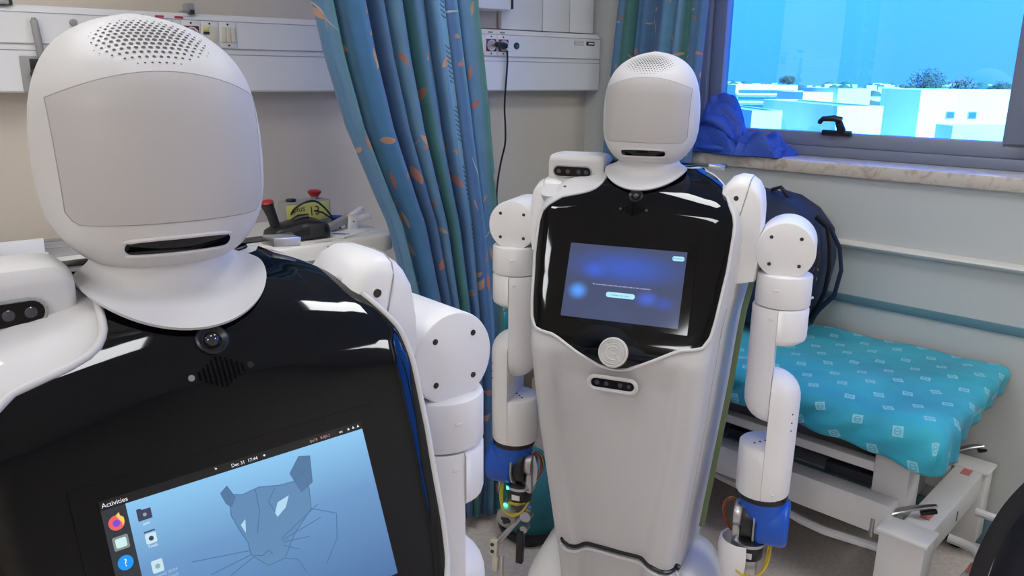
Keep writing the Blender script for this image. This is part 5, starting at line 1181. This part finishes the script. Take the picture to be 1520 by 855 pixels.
sk = thing('sack', 'dark teal cloth sack on the floor beside the curtain, behind the far robot gripper', 'bag', (0.075, 2.40, 0), RB)
puffy('bag', M['tealbag'], [(0.004, 0, 0, 0.07, 0.07), (0.03, 0, 0, 0.10, 0.10), (0.10, 0, 0, 0.115, 0.11), (0.20, 0.0, 0, 0.105, 0.10), (0.27, 0, 0, 0.075, 0.07), (0.30, 0, 0, 0.03, 0.03)], sk, e_=0.9)
puffy('bag_base', M['navy2'], [(0.002, 0, 0, 0.09, 0.09), (0.02, 0, 0, 0.108, 0.106), (0.05, 0, 0, 0.116, 0.113)], sk, e_=0.9)
MB().tube([(0.03*math.cos(a), 0.03*math.sin(a), 0.292) for a in [k*math.pi/6 for k in range(12)]], 0.006, n=6, closed=True).build('drawstring', M['strap'], sk)

# ------------------------------------------------------------------ the town seen through the window (eye level is CAM_Z; the ground lies far below)
M['render'] = mat('white_render', (232, 230, 224), 0.85, noise=0.03, nscale=0.4)
M['render2'] = mat('pale_render', (206, 204, 198), 0.85, noise=0.05, nscale=0.3)
M['glassdark'] = mat('far_window', (70, 84, 100), 0.2)
M['roofgrey'] = mat('flat_roof', (150, 150, 150), 0.9)
M['town'] = mat('town_ground', (92, 104, 96), 0.95, noise=0.35, nscale=0.02)
M['leaf'] = mat('tree_foliage', (58, 72, 60), 0.9, noise=0.3, nscale=0.8)
M['leaf2'] = mat('tree_foliage_brown', (96, 88, 84), 0.9, noise=0.3, nscale=0.8)
M['bark'] = mat('tree_bark', (80, 70, 60), 0.9)
GZ = -22.0
g = MB(); g.box((300, 900, GZ-0.5), (5000, 1700, 1.0)); struct(g.build('ground', M['town'], smooth=False))
def block(name, label, cat, x0, x1, y0, y1, z1, m, wins=(), bands=()):
    t = thing(name, label, cat, ((x0+x1)/2, (y0+y1)/2, GZ))
    cx_, cy_ = (x0+x1)/2, (y0+y1)/2
    MB().box((0, 0, (z1-GZ)/2), (x1-x0, y1-y0, z1-GZ)).build('walls', m, t, smooth=False)
    MB().box((0, 0, z1-GZ+0.05), (x1-x0-0.5, y1-y0-0.5, 0.06)).build('roof', M['roofgrey'], t, smooth=False)
    p = MB()
    for a, b, c, d in ((0, -(y1-y0)/2+0.1, x1-x0, 0.2), (0, (y1-y0)/2-0.1, x1-x0, 0.2), (-(x1-x0)/2+0.1, 0, 0.2, y1-y0-0.4), ((x1-x0)/2-0.1, 0, 0.2, y1-y0-0.4)): p.box((a, b, z1-GZ+0.1), (c, d, 0.2))
    p.build('parapet', m, t, smooth=False)
    for (wx, wz, ww, wh) in wins:
        f = MB().box((wx-cx_, -(y1-y0)/2-0.02, wz-GZ), (ww+0.12, 0.08, wh+0.12)).build('window', M['roofgrey'], t, smooth=False)
        MB().box((wx-cx_, -(y1-y0)/2-0.07, wz-GZ), (ww, 0.04, wh)).build('pane', M['glassdark'], f, smooth=False)
    for zb_ in bands:
        MB().box((0.0, -(y1-y0)/2-0.04, zb_-GZ), (x1-x0-1.0, 0.12, 0.55)).build('window_band', M['glassdark'], t, smooth=False)
        MB().box((0.0, -(y1-y0)/2-0.5, zb_-GZ-0.4), (x1-x0, 1.0, 0.25)).build('balcony', m, t, smooth=False)
    return t
block('office_building', 'large flat-roofed white building with two small square windows, at the right outside', 'building', 34.9, 58.0, 70.0, 77.6, 0.55, M['render'], wins=[(37.65, -1.35, 0.62, 0.5), (39.55, -1.35, 0.62, 0.5)])
block('annex_building', 'low block with a flat roof in front of the large white building', 'building', 32.9, 50.0, 60.5, 63.0, -1.95, M['render2'])
block('hospital_wing', 'long white wing with a shaded side wall running away below the window handle', 'building', 23.9, 27.3, 60.0, 78.0, -0.55, M['render'])
block('stair_tower', 'white square stair tower behind the long wing', 'building', 31.9, 35.2, 90.0, 99.0, -0.05, M['render'])
block('apartment_building', 'white terraced building with dark balcony bands, at the left outside', 'building', 38.0, 48.6, 140.0, 152.0, 0.35, M['render'], bands=(-0.6, -1.9, -3.2))
block('garden_house', 'pale low block at the left edge of the window view', 'building', 18.8, 21.2, 64.0, 78.0, -1.1, M['render2'])
block('link_building', 'narrow pale block between the long wing and the large white building', 'building', 36.5, 40.2, 92.0, 104.0, 0.35, M['render2'])
rnd = random.Random(11)
fc = MB()
for k in range(420):
    Y_ = rnd.uniform(230, 900); X_ = Y_*rnd.uniform(0.22, 0.78); h = rnd.uniform(5, 13)+ (0.012*(Y_-180)); s_ = rnd.uniform(4, 14)
    fc.box((X_, Y_, GZ+h/2), (s_, s_*rnd.uniform(0.6, 1.4), h))
o = fc.build('distant_houses', M['render2'], None, smooth=False); tag(o, 'crowd of tiny pale houses spreading to the hazy skyline', 'houses'); o['kind'] = 'stuff'
ft_ = MB()
for k in range(300):
    Y_ = rnd.uniform(230, 900); X_ = Y_*rnd.uniform(0.2, 0.8); r = rnd.uniform(3, 7)
    ft_.sphere((X_, Y_, GZ+r+0.012*(Y_-150)), r, 8, (1.2, 1.2, 1.0))
o = ft_.build('distant_trees', M['leaf'], None); tag(o, 'dark tree crowns scattered among the distant houses', 'trees'); o['kind'] = 'stuff'
def tree(name, label, x, y, zt, rad, m, seed, lo):
    t = thing(name, label, 'tree', (x, y, GZ)); r2 = random.Random(seed)
    MB().tube([(0, 0, 0), (0.3, 0, (zt-GZ)*0.4), (0, 0.2, zt-GZ-rad)], [0.5, 0.4, 0.25], n=8).build('trunk', M['bark'], t)
    b = bmesh.new()
    for k in range(1500):
        a, c, rr = r2.uniform(0, 6.28), r2.uniform(-1, 1), r2.random()**0.4
        p = Vector((rad*rr*math.sqrt(1-c*c)*math.cos(a)*(1+0.25*math.sin(3*a)), rad*rr*math.sqrt(1-c*c)*math.sin(a), zt-GZ-lo+lo*rr*c*(1+0.2*math.sin(5*a))))
        s_ = 0.16*r2.uniform(0.6, 1.3); q = Euler((r2.uniform(0, 6), r2.uniform(0, 6), 0)).to_matrix()
        b.faces.new([b.verts.new(p+q @ Vector(v_)) for v_ in ((-s_, 0, 0), (0, -s_*0.6, 0), (s_, 0, 0), (0, s_*0.6, 0))])
    mb = MB(); mb._merge(b); f = mb.build('foliage', m, t, smooth=False, recalc=False)
tree('tree', 'tall dark tree rising behind the large white building', 60.8, 120, 3.2, 2.6, M['leaf'], 1, 2.4)
tree('tree', 'round brownish tree right of the tall dark tree', 68.6, 125, 1.9, 2.3, M['leaf2'], 2, 1.6)
tree('tree', 'low dark tree near the right window frame', 71.6, 120, 1.3, 1.8, M['leaf'], 3, 1.2)
tree('palm_tree', 'small palm standing behind the terraced white building', 60.2, 180, 2.2, 1.7, M['leaf'], 4, 0.9)
